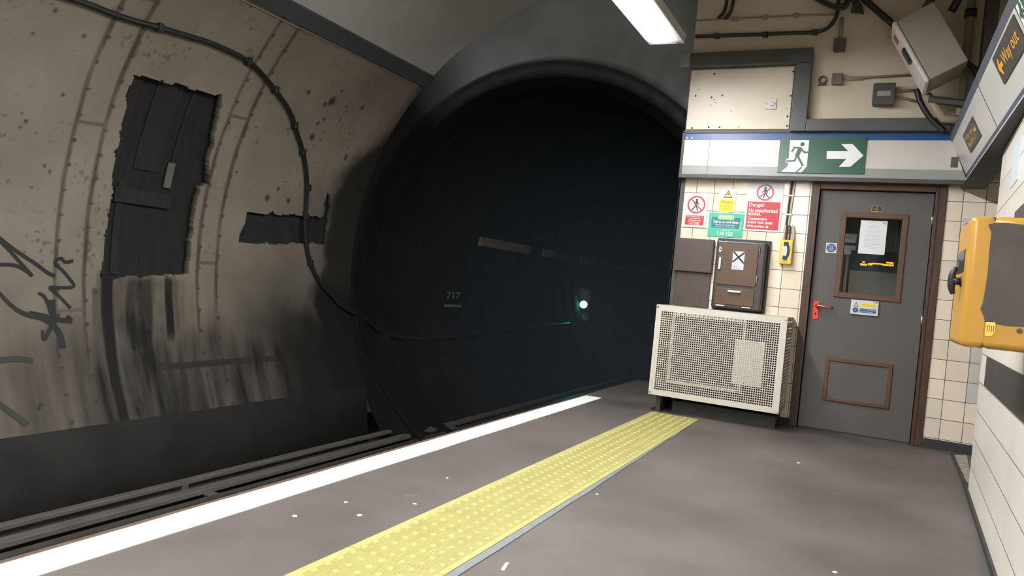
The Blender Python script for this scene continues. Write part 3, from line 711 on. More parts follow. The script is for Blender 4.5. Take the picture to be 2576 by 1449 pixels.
bm = nb(); prism(bm, FRZ, C3([(1288, 203), (1470, 203), (1410, 143), (1507, 143), (1600, 242), (1487, 338), (1390, 338), (1455, 270), (1285, 270)]), .012, .0135); new_obj('arrow', bm, M_letter, ex)

# ---------------------------------------------------------------- right frieze with Way out signs
rf = thing('frieze_panel', 'slanted white frieze with blue stripes over the right wall leading to the exit', 'frieze', RFRZ.pt(0, 0))
RT = .36; ue = -1.34
bm = nb(); prism(bm, RFRZ, [(ue, .05), (6, .05), (6, .315), (ue, .315)], -.02, 0); new_obj('white_panel', bm, M_white, rf)
bm = nb(); prism(bm, RFRZ, [(ue, .315), (6, .315), (6, RT), (ue, RT)], -.02, .001); new_obj('upper_blue_stripe', bm, mat('frieze_slate', srgb((76, 82, 98)), .4), rf)
bm = nb(); prism(bm, RFRZ, [(ue, .018), (6, .018), (6, .05), (ue, .05)], -.02, .001); new_obj('lower_blue_stripe', bm, mat('frieze_slate', srgb((76, 82, 98)), .4), rf)
bm = nb(); pbox(bm, RFRZ, (ue-.04, -.016, 6, .018), -.03, .016, .004); new_obj('lower_lip', bm, M_signw, rf)
bm = nb(); q = RFRZ.at(2500, 300); pbox(bm, RFRZ, (q[0]-.003, .018, q[0]+.003, RT), 0, .002); new_obj('panel_joint', bm, M_dgrey, rf)
bm = nb(); hexa(bm, [(.50, -1, 2.02), (.66, -1, 2.02), (.66, 6.6, 2.02), (.50, 6.6, 2.02), (.56, -1, 2.09), (.66, -1, 2.09), (.66, 6.6, 2.09), (.56, 6.6, 2.09)]); new_obj('bearer', bm, M_grubby, rf)
def rsign(name, label, TL, TR, BR, BL, m=None):
    r = RFRZ.rect(TL, TR, BR, BL, .006); t = thing(name, label, 'sign', RFRZ.pt((r[0]+r[2])/2, (r[1]+r[3])/2))
    bm = nb(); pbox(bm, RFRZ, r, 0, .006); new_obj('sign_panel', bm, m or M_signbr, t); return t, r
t, r = rsign('way_out_sign', 'dark brown Way out sign with orange lettering and a left arrow', (2497, 152), (2547, 31), (2577, 104), (2529, 220))
bm = nb(); text(bm, RFRZ, 'Way out', sub(r, .27, .24, .90, .80), .0068, bold=.008); new_obj('lettering', bm, M_orange, t)
bm = nb(); A = lambda L: [spot(r, a, b) for a, b in L]
prism(bm, RFRZ, A([(.06, .5), (.13, .22), (.16, .22), (.14, .42), (.24, .42), (.24, .58), (.14, .58), (.16, .78), (.13, .78)]), .006, .0072); new_obj('arrow', bm, M_orange, t)
t, r = rsign('platform_sign', 'small faded brown sign with orange lettering on the frieze nearest the corner', (2422, 340), (2447, 290), (2464, 343), (2441, 389))
bm = nb(); text(bm, RFRZ, 'Way out', sub(r, .1, .2, .72, .5), .0068, bold=.008); text(bm, RFRZ, 'Platform 2', sub(r, .1, .55, .72, .82), .0068, bold=.008)
prism(bm, RFRZ, A([(.76, .5), (.80, .42), (.92, .42), (.92, .58), (.80, .58)]), .006, .0072); new_obj('lettering', bm, M_orange, t)
t, r = rsign('exit_sign', 'green exit sign with white figure at the top right corner of the frieze', (2551, 20), (2582, -62), (2614, 10), (2584, 85), M_grn)
bm = nb(); prism(bm, RFRZ, [spot(r, .08, .1), spot(r, .36, .1), spot(r, .36, .95), spot(r, .04, .95)], .006, .007); new_obj('white_doorway', bm, M_letter, t)
bm = nb(); stroke(bm, RFRZ, A([(.24, .3), (.2, .55), (.28, .85)]), .025, .007, .008); stroke(bm, RFRZ, A([(.12, .5), (.24, .35), (.32, .5)]), .018, .007, .008); disc(bm, RFRZ, spot(r, .27, .2), .018, .007, .008, 12); new_obj('running_figure', bm, M_grn, t)

# ---------------------------------------------------------------- upper end wall: trunking, panel, boxes, conduits
tr = thing('cable_trunking', 'grey steel cable trunking stepping round the cream panel above the frieze', 'trunking', UPW.pt(-.9, 2.8, .05))
dT = .10
def upr(TL, TR, BR, BL, d=dT): return UPW.rect(TL, TR, BR, BL, d)
zb = lambda y: 320
ra = upr((1718, 133), (2046, 120), (2043, 158), (1714, 166)); rb = upr((2005, 125), (2046, 122), (2026, 326), (1988, 326)); rcx = upr((2028, 296), (2392, 298), (2392, 330), (2027, 327))
bm = nb(); pbox(bm, UPW, ra, .0, dT, .004); new_obj('upper_length', bm, M_grey, tr)
bm = nb(); pbox(bm, UPW, (rb[0], rcx[1], rb[2], ra[1]-.002), .0, dT-.003, .004); new_obj('upright_length', bm, M_grey, tr)
bm = nb(); pbox(bm, UPW, (rb[2]+.002, rcx[1], rcx[2], rcx[3]), .0, dT, .004); new_obj('lower_length', bm, M_grey, tr)
bm = nb(); pbox(bm, UPW, (ra[0]-.012, ra[1]-.004, ra[0]+.07, ra[3]+.004), -.0, dT+.004, .004); new_obj('end_sleeve', bm, mat('sleeve_bright', srgb((150, 148, 150)), .35, metal=.4), tr)
pr = upr((1740, 176), (1999, 168), (1985, 325), (1726, 326), .02)
pn_ = thing('access_panel', 'cream rectangular access panel screwed to the wall inside the trunking', 'panel', UPW.pt((pr[0]+pr[2])/2, pr[1]))
bm = nb(); pbox(bm, UPW, pr, 0, .02, .004); new_obj('board', bm, M_panel, pn_)
for q in ((1797, 186), (1783, 320), (1980, 317), (1996, 180), (1981, 293), (1990, 241), (1741, 322)):
    bm = nb(); disc(bm, UPW, UPW.at(*q, .02), .008, .02, .025, 10); new_obj('screw', bm, M_grubby, pn_)
for k, q in enumerate(((1790, 245), (1796, 250), (1800, 258), (1817, 240), (1839, 279), (1758, 225), (1750, 241), (1789, 265), (1978, 273), (1810, 320), (1857, 319))):
    bm = nb(); disc(bm, UPW, UPW.at(*q, .0205), .0045+.004*(k % 3 == 0), .020, .0206, 8); new_obj('chipped_spot', bm, mat('chip_brown', srgb((74, 60, 50)), .8), pn_)
sr = upr((1928, 247), (1955, 248), (1952, 275), (1925, 274), .03)
so = thing('fused_switch', 'white square fused switch on the cream access panel', 'switch', UPW.pt((sr[0]+sr[2])/2, sr[1], .02))
bm = nb(); pbox(bm, UPW, sr, .02, .032, .004); new_obj('face_plate', bm, mat('switch_white', srgb((214, 206, 198)), .4), so)
bm = nb(); pbox(bm, UPW, sub(sr, .52, .42, .72, .68), .032, .038, .002); new_obj('rocker', bm, M_letter, so)
bm = nb(); frame(bm, UPW, sub(sr, .50, .38, .74, .72), .004, .032, .034); disc(bm, UPW, spot(sr, .9, .5), .004, .032, .034, 8); disc(bm, UPW, spot(sr, .12, .5), .004, .032, .034, 8); new_obj('outline', bm, M_grubby, so)
def jbox(name, label, TL, TR, BR, BL, d, m, lid=True):
    r = upr(TL, TR, BR, BL, d); t = thing(name, label, 'junction box', UPW.pt((r[0]+r[2])/2, r[1]))
    bm = nb(); pbox(bm, UPW, r, 0, d-.008, .006); new_obj('body', bm, m, t)
    bm = nb(); pbox(bm, UPW, (r[0]-.003, r[1]-.003, r[2]+.003, r[3]+.003), d-.008, d, .004); new_obj('lid', bm, m, t)
    return t, r
jb1, r1 = jbox('junction_box', 'dark grey junction box with a pipe rising from its top', (2099, 97), (2127, 97), (2125, 127), (2098, 127), .06, M_box)
bm = nb(); a = UPW.at(2113, 97, .03); b = UPW.at(2112, 45, .03); tube(bm, [UPW.pt(a[0], a[1], .03), UPW.pt(a[0], b[1], .03)], .017, 8); new_obj('conduit', bm, mat('conduit_cream', srgb((150, 136, 116)), .6, var=.1, scale=6), jb1, smooth=True)
jb2, r2 = jbox('junction_box', 'lighter grey junction box beside the small ring bracket', (2094, 185), (2119, 184), (2117, 211), (2092, 211), .05, mat('box_light', srgb((112, 104, 98)), .6, var=.15, scale=16))
bm = nb(); q0, q1 = UPW.at(2120, 197, .02), UPW.at(2300, 196, .02)
tube(bm, [UPW.pt(q0[0], q0[1], .025), UPW.pt(q0[0]+.06, q0[1], .018), UPW.pt(q1[0], q0[1]+.012, .012)], .010, 8); tube(bm, [UPW.pt(q0[0]+.03, q0[1]-.006, .02), UPW.pt(q0[0]+.16, q0[1]-.004, .012)], .014, 8)
new_obj('conduit', bm, MATS['conduit_cream'], jb2, smooth=True)
jb3, r3 = jbox('control_box', 'large dark box with a pale label strip below the tilted monitor', (2199, 209), (2252, 209), (2249, 262), (2194, 260), .10, M_dgrey)
bm = nb(); pbox(bm, UPW, sub(r3, .2, .38, .82, .62), .1, .103); new_obj('label_strip', bm, mat('strip_pale', srgb((150, 142, 136)), .5), jb3)
for dy in (0, 18):
    bm = nb(); a = UPW.at(2252, 228+dy, .03); b = UPW.at(2305, 226+dy*1.6, .02); tube(bm, [UPW.pt(*a, .03), UPW.pt(a[0]+.05, a[1], .02), UPW.pt(*b, .012)], .011, 8); new_obj('conduit', bm, MATS['conduit_cream'], jb3, smooth=True)
rb_ = thing('ring_bracket', 'small open ring bracket on the cream wall between trunking and junction box', 'bracket', UPW.pt(*UPW.at(2068, 203)))
bm = nb(); c = UPW.at(2069, 201, .02); annulus(bm, UPW, c, .024, .033, 0, .03, 20); new_obj('ring', bm, M_box, rb_)
bm = nb(); pbox(bm, UPW, (c[0]-.03, c[1]-.045, c[0]+.03, c[1]-.032), 0, .02); new_obj('foot', bm, M_box, rb_)
def wcable(name, label, px, rad, m, d=.03, clips=()):
    P = [UPW.pt(*UPW.at(*q, d), d) for q in px]; t = thing(name, label, 'cable', P[0])
    bm = nb(); tube(bm, smooth_path(P, 5), rad, 8); new_obj('run', bm, m, t, smooth=True)
    for q in clips:
        c = UPW.at(*q, d); bm = nb(); pbox(bm, UPW, (c[0]-.022, c[1]-.02, c[0]+.022, c[1]+.02), 0, d+rad+.004, .004); new_obj('clip', bm, m, t)
M_cb = mat('cable_dark', srgb((52, 48, 46)), .5)
wcable('wall_cable', 'dark cable along the cream wall bending up to the coil', [(1750, 92), (1800, 90), (1900, 87), (1990, 83), (2055, 80), (2085, 68), (2102, 45), (2108, 20), (2110, -20), (2114, -100)], .016, M_cb, clips=((1803, 90), (1925, 87), (2050, 81)))
wcable('thin_conduit', 'thin cream conduit line along the wall above the dark cable', [(1752, 52), (1850, 47), (1990, 40), (2100, 36)], .007, MATS['conduit_cream'], .012, ((1850, 47), (1925, 43), (2003, 39)))
wcable('short_cable', 'left of two short dark cables hanging at the top of the cream wall', [(1836, -100), (1829, -12), (1826, 15), (1818, 35), (1806, 46)], .014, M_cb)
wcable('short_cable', 'right of two short dark cables hanging at the top of the cream wall', [(1853, -100), (1846, -12), (1843, 12), (1836, 34), (1822, 48)], .014, M_cb)
cc = thing('cable_coil', 'dark coil of slack cable hung at the top of the cream wall', 'cable', UPW.pt(*UPW.at(2100, 0), .06))
for L_ in ([(2010, -98), (2030, -25), (2060, 2), (2090, 17), (2118, 22), (2132, 12), (2136, -20), (2140, -98)], [(2035, -98), (2050, -25), (2075, 3), (2105, 14), (2125, 8), (2128, -22), (2130, -98)], [(2150, -98), (2142, -20), (2148, 10), (2155, 28)], [(2160, -98), (2150, -20), (2160, 10), (2168, 33)]):
    bm = nb(); tube(bm, smooth_path([UPW.pt(*UPW.at(*q, .06), .06) for q in L_], 5), .013, 8); new_obj('strand', bm, M_cb, cc, smooth=True)
bm = nb(); c = UPW.at(2157, 28, .05); prism(bm, UPW, [(c[0]-.05, c[1]), (c[0]+.05, c[1]-.02), (c[0]+.03, c[1]+.05), (c[0]-.03, c[1]+.08)], .02, .07); new_obj('cable_clamp', bm, M_cb, cc)
wcable('diagonal_cable', 'thick dark cable slanting down behind the tilted monitor', [(2120, -95), (2150, -25), (2172, -4), (2205, 25), (2240, 55), (2290, 98)], .026, M_dark, .08)
wcable('loose_cable', 'thick black cable dropping from the monitor to the frieze corner', [(2306, 225), (2316, 258), (2335, 290), (2355, 312), (2375, 330)], .022, M_dark, .12)

# tilted monitor cabinet on its bracket
sc_ = 6.05/4.9
D0 = Vector((.142*sc_, 6.05, CAMH+(2.375-CAMH)*sc_))
e1 = Vector((-.50, 0, .866)); e2 = Vector((.866, 0, .50)); e3 = Y
MP = Plane(D0, e2, e1)                                 # the flank that faces the camera
L1, L2, L3 = .505, .295, .36
mo = thing('driver_monitor', 'white tilted monitor cabinet with black latch hung near the ceiling', 'monitor', D0)
bm = nb(); pbox(bm, MP, (.035, 0, L2, L1), -L3, 0, .008); new_obj('cabinet', bm, mat('monitor_grey', srgb((166, 160, 146)), .45, var=.05, scale=5), mo)
SD = Plane(D0 + e2*.0, Y, e1)
bm = nb(); v = hexa(bm, [MP.pt(0, -.008, .01), MP.pt(.03, -.008, .01), MP.pt(.03, L1+.01, .01), MP.pt(0, L1+.01, .01), MP.pt(0, -.008, -L3), MP.pt(.03, -.008, -L3), MP.pt(.03, L1+.01, -L3), MP.pt(0, L1+.01, -L3)])
bmesh.ops.bevel(bm, geom=list({e for q in v for e in q.link_edges}), offset=.01, segments=2, affect='EDGES'); new_obj('lid', bm, mat('monitor_white', srgb((226, 224, 218)), .4), mo)
FP = Plane(D0, -Y, e1)                                  # lid front: u towards camera, normal away from e2
bm = nb(); hexa(bm, [D0+e1*a+e2*c+Y*b for (a, b, c) in ((.20, .03, -.02), (.31, .03, -.02), (.31, .12, -.02), (.20, .12, -.02), (.20, .03, .0), (.31, .03, .0), (.31, .12, .0), (.20, .12, .0))]); new_obj('latch', bm, M_dark, mo)
bm = nb(); hexa(bm, [D0+e1*a+e2*c+Y*b for (a, b, c) in ((.40, .12, -.003), (.46, .12, -.003), (.46, .22, -.003), (.40, .22, -.003), (.40, .12, .0), (.46, .12, .0), (.46, .22, .0), (.40, .22, .0))]); new_obj('warning_label', bm, M_red, mo)
bm = nb(); tube(bm, [MP.pt(L2*.6, L1*.8, -.2), MP.pt(L2*.6+.1, L1+.05, -.2), Vector((.42, 6.25, 3.915))], .03, 8); tube(bm, [MP.pt(L2, .12, -.22), Vector((.50, 6.28, 2.75)), Vector((.56, 6.3, 2.3))], .028, 8); new_obj('bracket', bm, M_dgrey, mo)
sb = thing('steel_bracket', 'dark steel frame behind the monitor fixing it to wall and ceiling', 'bracket', (.5, 6.3, 3.0))
bm = nb(); box(bm, .52, .60, 6.22, 6.40, 2.42, 3.92); new_obj('upright', bm, mat('bracket_brown', srgb((66, 56, 48)), .6, var=.2, scale=6), sb)
bm = nb(); tube(bm, [(.58, 6.30, 2.75), (.30, 6.34, 3.02)], .035, 6); tube(bm, [(.22, 6.40, 2.66), (.56, 6.36, 2.60)], .03, 6); new_obj('strut', bm, M_dgrey, sb)
bm = nb(); tube(bm, [(.20, 6.42, 2.70), (.33, 6.42, 2.52), (.55, 6.42, 2.50)], .035, 8); new_obj('pipe_bend', bm, MATS['conduit_cream'], sb, smooth=True)
bm = nb(); tube(bm, smooth_path([(.30, 6.2, 3.25), (.36, 6.15, 3.36), (.45, 6.15, 3.42), (.5, 6.2, 3.6), (.48, 6.2, 3.92)], 5), .03, 8); new_obj('cable', bm, M_dark, sb, smooth=True)
cp = thing('cream_pipe', 'vertical cream pipe rising beside the dark steel frame', 'pipe', (.43, 6.42, 2.6))
bm = nb(); tube(bm, [(.44, 6.44, 2.45), (.44, 6.44, 3.92)], .03, 10); new_obj('pipe', bm, MATS['conduit_cream'], cp, smooth=True)
bm = nb(); tube(bm, [(.44, 6.44, 3.28), (.44, 6.44, 3.34)], .042, 10); new_obj('collar', bm, M_dark, cp, smooth=True)

# ---------------------------------------------------------------- end wall: signs
def sign(name, label, quad, d=.006, cat='sign', P=WALL, m=M_signw, cap=.002, d0=.0):
    r = P.rect(*quad, d); t = thing(name, label, cat, P.pt((r[0]+r[2])/2, r[1]))
    bm = nb(); pbox(bm, P, r, d0, d, .0015); new_obj('sign_board', bm, m, t); return t, r
def plate(t, name, r, d0, d1, m, P=WALL):
    bm = nb(); pbox(bm, P, r, d0, d1); return new_obj(name, bm, m, t)
def walker(t, c, R, d, flip, P=WALL):
    bm = nb(); disc(bm, P, (c[0]+.02*R*flip, c[1]+.55*R), .12*R, d, d+.0006, 16)
    f = flip; q = lambda L: [(c[0]+f*a*R, c[1]+b*R) for a, b in L]
    stroke(bm, P, q([(.03, .36), (-.02, -.05)]), .24*R, d, d+.0006)
    stroke(bm, P, q([(.04, .34), (.22, .12), (.40, .0)]), .08*R, d, d+.0006); stroke(bm, P, q([(-.04, .34), (-.22, .18), (-.26, -.04)]), .08*R, d, d+.0006)
    stroke(bm, P, q([(-.02, -.05), (.08, -.35), (.18, -.66)]), .12*R, d, d+.0006); stroke(bm, P, q([(-.03, -.05), (-.22, -.36), (-.48, -.6)]), .12*R, d, d+.0006)
    new_obj('walking_figure', bm, M_black, t)
    bm = nb(); annulus(bm, P, c, .83*R, R, d, d+.0009); k = .6*R
    s = 1 if flip < 0 else -1
    stroke(bm, P, [(c[0]-k, c[1]-s*k), (c[0]+k, c[1]+s*k)], .13*R, d+.0006, d+.0012); new_obj('prohibition_ring', bm, M_redd, t)
t, r = sign('trespass_sign', 'small white no trespassing sign with red text block, leftmost on the tiles', ((1723, 485), (1783, 487), (1774, 574), (1718, 570)))
w = r[2]-r[0]; walker(t, spot(r, .52, .335), .385*w, .006, 1)
rr = sub(r, .10, .655, .90, .93); plate(t, 'red_panel', rr, .006, .0066, M_red)
bm = nb()
for k, (s, a, b) in enumerate((('No Trespassing on', .06, .94), ('the Railway', .22, .78), ('Trespassers will', .15, .85), ('be prosecuted', .18, .82), ('Fine £1000', .22, .76))):
    text(bm, WALL, s, sub(rr, a, .06+.185*k, b, .06+.185*k+.15), .0071, bold=.008)
new_obj('lettering', bm, M_letter, t)
bm = nb()
for q in ((.1, .06), (.9, .06), (.06, .96)): disc(bm, WALL, spot(r, *q), .013, .006, .012, 14)
new_obj('screw_cap', bm, M_letter, t)
t, r = sign('electric_warning_sign', 'small white and yellow danger sign with a lightning triangle, between the two walking-man signs', ((1810, 475), (1854, 476), (1848, 534), (1806, 533)))
bm = nb(); prism(bm, WALL, [spot(r, .52, .05), spot(r, .78, .38), spot(r, .27, .38)], .006, .0066); new_obj('triangle_edge', bm, M_black, t)
bm = nb(); prism(bm, WALL, [spot(r, .52, .11), spot(r, .71, .35), spot(r, .34, .35)], .0066, .007); new_obj('triangle', bm, M_yel, t)
bm = nb(); prism(bm, WALL, [spot(r, *q) for q in ((.53, .14), (.47, .24), (.52, .235), (.48, .33), (.59, .215), (.53, .22), (.57, .14))], .007, .0074); new_obj('lightning_bolt', bm, M_black, t)
rr = sub(r, .05, .46, .93, .96); plate(t, 'yellow_panel', rr, .006, .0066, M_yel)
bm = nb(); text(bm, WALL, 'Danger', sub(rr, .13, .08, .86, .40), .0071, bold=.006); text(bm, WALL, 'Do not touch', sub(rr, .08, .46, .93, .64), .0071); text(bm, WALL, 'live rail', sub(rr, .26, .72, .70, .90), .0071); new_obj('lettering', bm, mat('brown_ink', srgb((70, 56, 8)), .5), t)
t, r = sign('helpline_poster', 'green helpline poster with the number 116 123 above the brown cabinet', ((1784, 535), (1872, 537), (1867, 599), (1780, 594)), m=M_teal, cat='poster')
plate(t, 'blue_panel', sub(r, .09, .18, .91, .63), .006, .0064, M_teald); plate(t, 'lime_panel', sub(r, .26, .08, .72, .28), .0064, .0068, M_lime)
bm = nb(); pbox(bm, WALL, sub(r, .90, .30, .925, .70), .0064, .0069); pbox(bm, WALL, sub(r, .42, .675, .925, .70), .0064, .0069); new_obj('lime_bracket', bm, M_lime, t)
bm = nb(); text(bm, WALL, 'SAMARITANS', sub(r, .29, .12, .69, .21), .0072, bold=.006); text(bm, WALL, "Talk to us, we'll listen", sub(r, .13, .31, .86, .445), .0072, bold=.014)
text(bm, WALL, "Whatever you're going through,", sub(r, .20, .465, .76, .53), .0072, bold=.004); text(bm, WALL, "you don't have to face it alone.", sub(r, .20, .55, .76, .60), .0072, bold=.004)
text(bm, WALL, 'Call free day or night on', sub(r, .36, .715, .66, .745), .0072); text(bm, WALL, '116 123', sub(r, .29, .77, .72, .93), .0072, bold=.03); new_obj('lettering', bm, M_letter, t)
t, r = sign('danger_sign', 'large white and red danger sign reading no unauthorised access, beside the cables', ((1881, 456), (1975, 459), (1961, 584), (1870, 580)))
w = r[2]-r[0]; walker(t, spot(r, .505, .215), .235*w, .006, -1)
rr = sub(r, .055, .405, .945, .965); plate(t, 'red_panel', rr, .006, .0066, M_red)
bm = nb()
for s, a, b, c, e in (('Danger', .05, .05, .53, .22), ('No unauthorised', .05, .245, .93, .385), ('access.', .05, .40, .44, .50), ('Customers', .05, .555, .63, .67), ('must not pass', .05, .705, .81, .83), ('this point.', .05, .835, .58, .96)):
    text(bm, WALL, s, sub(rr, a, b, c, e), .0071, bold=.014)
disc(bm, WALL, spot(rr, .66, .895), .011, .0066, .0074, 14); new_obj('lettering', bm, M_letter, t)

# brown plates and cabinet
bp_ = thing('brown_cover', 'flat brown steel cover in two overlapping plates beside the wall corner', 'cover', WALL.pt(-1.5, .92))
rp_ = WALL.rect((1702, 597), (1794, 603), (1790, 687), (1694, 680), .06)
bm = nb(); pbox(bm, WALL, rp_, 0, .06, .004); new_obj('upper_plate', bm, M_brown, bp_)
rl = (XL+.04, .91, rp_[2]-.005, rp_[1])
bm = nb(); pbox(bm, WALL, rl, 0, .025, .003); new_obj('lower_plate', bm, M_brown, bp_)
bm = nb()
for q in ((1707, 738), (1705, 748), (1763, 744), (1761, 755)): disc(bm, WALL, WALL.at(*q, .025), .006, .025, .028, 10)
new_obj('bolt', bm, M_grubby, bp_)
dC = .12
cbx = thing('brown_cabinet', 'brown steel wall cabinet with a hinged door, white label and pale handles', 'cabinet', WALL.pt(-1.15, .92, .06))
rbk = WALL.rect((1806, 600), (1941, 605), (1922, 787), (1790, 778), .03)
rfr = WALL.rect((1804, 603), (1930, 609), (1912, 784), (1787, 774), dC)
bm = nb(); pbox(bm, WALL, rbk, 0, .03, .004); new_obj('back_plate', bm, M_dark, cbx)
bm = nb(); pbox(bm, WALL, rfr, .03, dC, .018); new_obj('case', bm, M_case, cbx)
sz = lambda x, y: (1680+x/6.586, 580+y/6.586)
rd = WALL.rect(sz(860, 225), sz(1520, 240), sz(1440, 925), sz(800, 890), dC+.01)
bm = nb(); pbox(bm, WALL, rd, dC, dC+.010, .003); dr = new_obj('door', bm, M_brownd, cbx)
rf2 = WALL.rect(sz(790, 945), sz(1445, 985), sz(1400, 1250), sz(770, 1220), dC+.01)
bm = nb(); pbox(bm, WALL, rf2, dC, dC+.008, .003); df = new_obj('lower_flap', bm, M_brownd, cbx)
q = WALL.rect(sz(845, 435), sz(882, 437), sz(870, 640), sz(835, 640), dC+.03)
bm = nb(); pbox(bm, WALL, q, dC+.012, dC+.03, .006); h_ = new_obj('handle', bm, M_letter, dr); h_['label'] = 'white upright handle'
q = WALL.rect(sz(985, 985), sz(1208, 1000), sz(1205, 1035), sz(985, 1018), dC+.035)
bm = nb(); pbox(bm, WALL, q, dC+.008, dC+.035, .008); new_obj('handle', bm, M_letter, df)
for a, b in (((1505, 285), (1525, 410)), ((1455, 755), (1478, 880))):
    q = WALL.rect(sz(a[0]+8, a[1]), sz(b[0]+4, a[1]), sz(b[0]-6, b[1]), sz(a[0]-2, b[1]), dC+.015); bm = nb(); pbox(bm, WALL, q, dC+.002, dC+.016, .004); new_obj('hinge', bm, M_chrome, dr)
for a in ((790, 1220), (1222, 1262)):
    q = WALL.rect(sz(*a), sz(a[0]+145, a[1]+16), sz(a[0]+145, a[1]+34), sz(*(a[0], a[1]+16)), dC+.012); bm = nb(); pbox(bm, WALL, q, dC, dC+.014, .003); new_obj('flap_hinge', bm, M_letter, cbx)
c = WALL.at(*sz(872, 312), dC+.01); bm = nb(); prism(bm, WALL, [(c[0]+.012*math.cos(k*math.pi/6), c[1]+.026*math.sin(k*math.pi/6)) for k in range(12)], dC+.008, dC+.016); lk = new_obj('lock', bm, M_chrome, dr)
bm = nb(); disc(bm, WALL, (c[0], c[1]), .007, dC+.014, dC+.018, 12); new_obj('keyhole', bm, M_black, dr)
q = WALL.rect(sz(1085, 342), sz(1278, 350), sz(1248, 655), sz(1052, 640), dC+.012)
xs = thing('cross_label', 'white label with a black cross stuck on the brown cabinet door', 'label', WALL.pt((q[0]+q[2])/2, q[1], dC+.01))
plate(xs, 'card', q, dC+.01, dC+.012, M_signw)
bm = nb(); S_ = lambda L: [spot(q, a, b) for a, b in L]
stroke(bm, WALL, S_([(.08, .04), (.96, .62)]), .014, dC+.012, dC+.0125); stroke(bm, WALL, S_([(.96, .06), (.06, .58)]), .014, dC+.0121, dC+.0127); new_obj('black_cross', bm, M_black, xs)
bm = nb(); text(bm, WALL, 'Not for', sub(q, .12, .78, .52, .84), dC+.0127); text(bm, WALL, 'NSE code', sub(q, .12, .88, .68, .94), dC+.0127); new_obj('lettering', bm, M_black, xs)

# yellow telephone and its cables
ph_ = thing('telephone_box', 'small yellow telephone box with a black handset symbol right of the brown cabinet', 'telephone', WALL.pt(*WALL.at(1976, 662)))
tz = lambda x, y: (1680+x/3.6225, 420+y/3.6225)
r = WALL.rect(tz(1028, 660), tz(1143, 665), tz(1120, 887), tz(1010, 880), .07)
bm = nb(); pbox(bm, WALL, r, 0, .07, .006); new_obj('box', bm, M_phoney, ph_)
rr = sub(r, .16, .10, .86, .86); plate(ph_, 'white_panel', rr, .07, .073, mat('handset_panel', srgb((206, 204, 198)), .5))
bm = nb(); q = [spot(rr, a, b) for a, b in ((.32, .11), (.58, .11), (.66, .18), (.73, .28), (.77, .39), (.78, .5), (.77, .61), (.73, .72), (.66, .80), (.58, .87), (.32, .85))]
stroke(bm, WALL, q[1:10], .020, .073, .075); stroke(bm, WALL, q[:2], .034, .073, .0755); stroke(bm, WALL, q[9:], .034, .073, .0755); new_obj('handset_symbol', bm, M_black, ph_)
bm = nb(); text(bm, WALL, 'Telephone', sub(r, .22, .89, .8, .94), .0712); new_obj('lettering', bm, M_black, ph_)
c0 = WALL.at(1995, 452)[0]
tcb = thing('telephone_cables', 'bundle of black and cream cables running down the tiles to the telephone', 'cables', WALL.pt(c0, 2.0))
ux = (r[0]+r[2])/2; M_cc = mat('cable_cream', srgb((190, 172, 150)), .5)
for k, (dx0, du, m) in enumerate(((-.014, -.035, M_cc), (-.005, -.012, M_dark), (.005, .012, M_dark), (.014, .038, M_cc), (.022, .05, M_cc))):
    z = r[3]; P = [WALL.pt(c0+dx0-.0, 2.07, .012), WALL.pt(c0+dx0*.9-.006, 1.9, .012), WALL.pt(c0+dx0*.8-.012, 1.70, .012), WALL.pt(c0+dx0*.7-.02, 1.63, .014), WALL.pt(ux+du*.7, z+.12, .018), WALL.pt(ux+du, z-.0, .025)]
    bm = nb(); tube(bm, smooth_path(P, 6), .0062, 7); new_obj('cable', bm, m, tcb, smooth=True)
for zz in (1.925, 1.765):
    bm = nb(); pbox(bm, WALL, (c0-.034, zz-.006, c0+.024, zz+.006), 0, .022, .002); new_obj('clip', bm, M_letter, tcb)

# air conditioning unit behind a perforated guard
ac = thing('air_conditioner', 'cream air conditioning unit behind a perforated metal guard under the brown cabinet', 'air conditioner', (-1.13, YW-.225, .06))
AX0, AX1, AZ0, AZ1, AD = -1.656, -.605, .142, .906, .45
yf = YW-AD
bm = nb(); NC, NR = 55, 36; g0x, g0z = AX0+.045, AZ0+.045; g1x, g1z = AX1-.05, AZ1-.05
px_, pz_ = (g1x-g0x)/NC, (g1z-g0z)/NR; hw = .36
xs_ = [AX0] + [g0x+(i+f)*px_ for i in range(NC) for f in (.5-hw, .5+hw)] + [AX1]; zs_ = [AZ0] + [g0z+(i+f)*pz_ for i in range(NR) for f in (.5-hw, .5+hw)] + [AZ1]
gv = [[bm.verts.new((x, yf, z)) for z in zs_] for x in xs_]
for i in range(len(xs_)-1):
    for j in range(len(zs_)-1):
        if i % 2 == 1 and j % 2 == 1: continue
        bm.faces.new([gv[i][j], gv[i+1][j], gv[i+1][j+1], gv[i][j+1]])
ext = bmesh.ops.extrude_face_region(bm, geom=list(bm.faces)); bmesh.ops.translate(bm, verts=[e for e in ext['geom'] if isinstance(e, bmesh.types.BMVert)], vec=(0, .003, 0))
new_obj('perforated_front', bm, M_ac, ac)
bm = nb(); box(bm, AX0, AX0+.003, yf+.003, YW-.03, AZ0, AZ1); box(bm, AX0, AX1, yf+.003, YW-.002, AZ0, AZ0+.003)
box(bm, AX1-.003, AX1, yf+.003, YW-.002, AZ0, AZ0+.03); box(bm, AX1-.003, AX1, yf+.003, YW-.002, AZ1-.03, AZ1)
for k in range(26): box(bm, AX1-.003, AX1, yf+.003, YW-.002, AZ0+.03+k*.0271, AZ0+.03+k*.0271+.015)
for k in range(9): box(bm, AX1-.003, AX1, yf+.003+k*.05, yf+.018+k*.05, AZ0+.03, AZ1-.03)
new_obj('side_panel', bm, M_ac, ac)
bm = nb(); box(bm, AX0, AX1, yf+.003, yf+.05, AZ1-.003, AZ1); box(bm, AX0, AX1, YW-.03, YW-.002, AZ1-.003, AZ1)
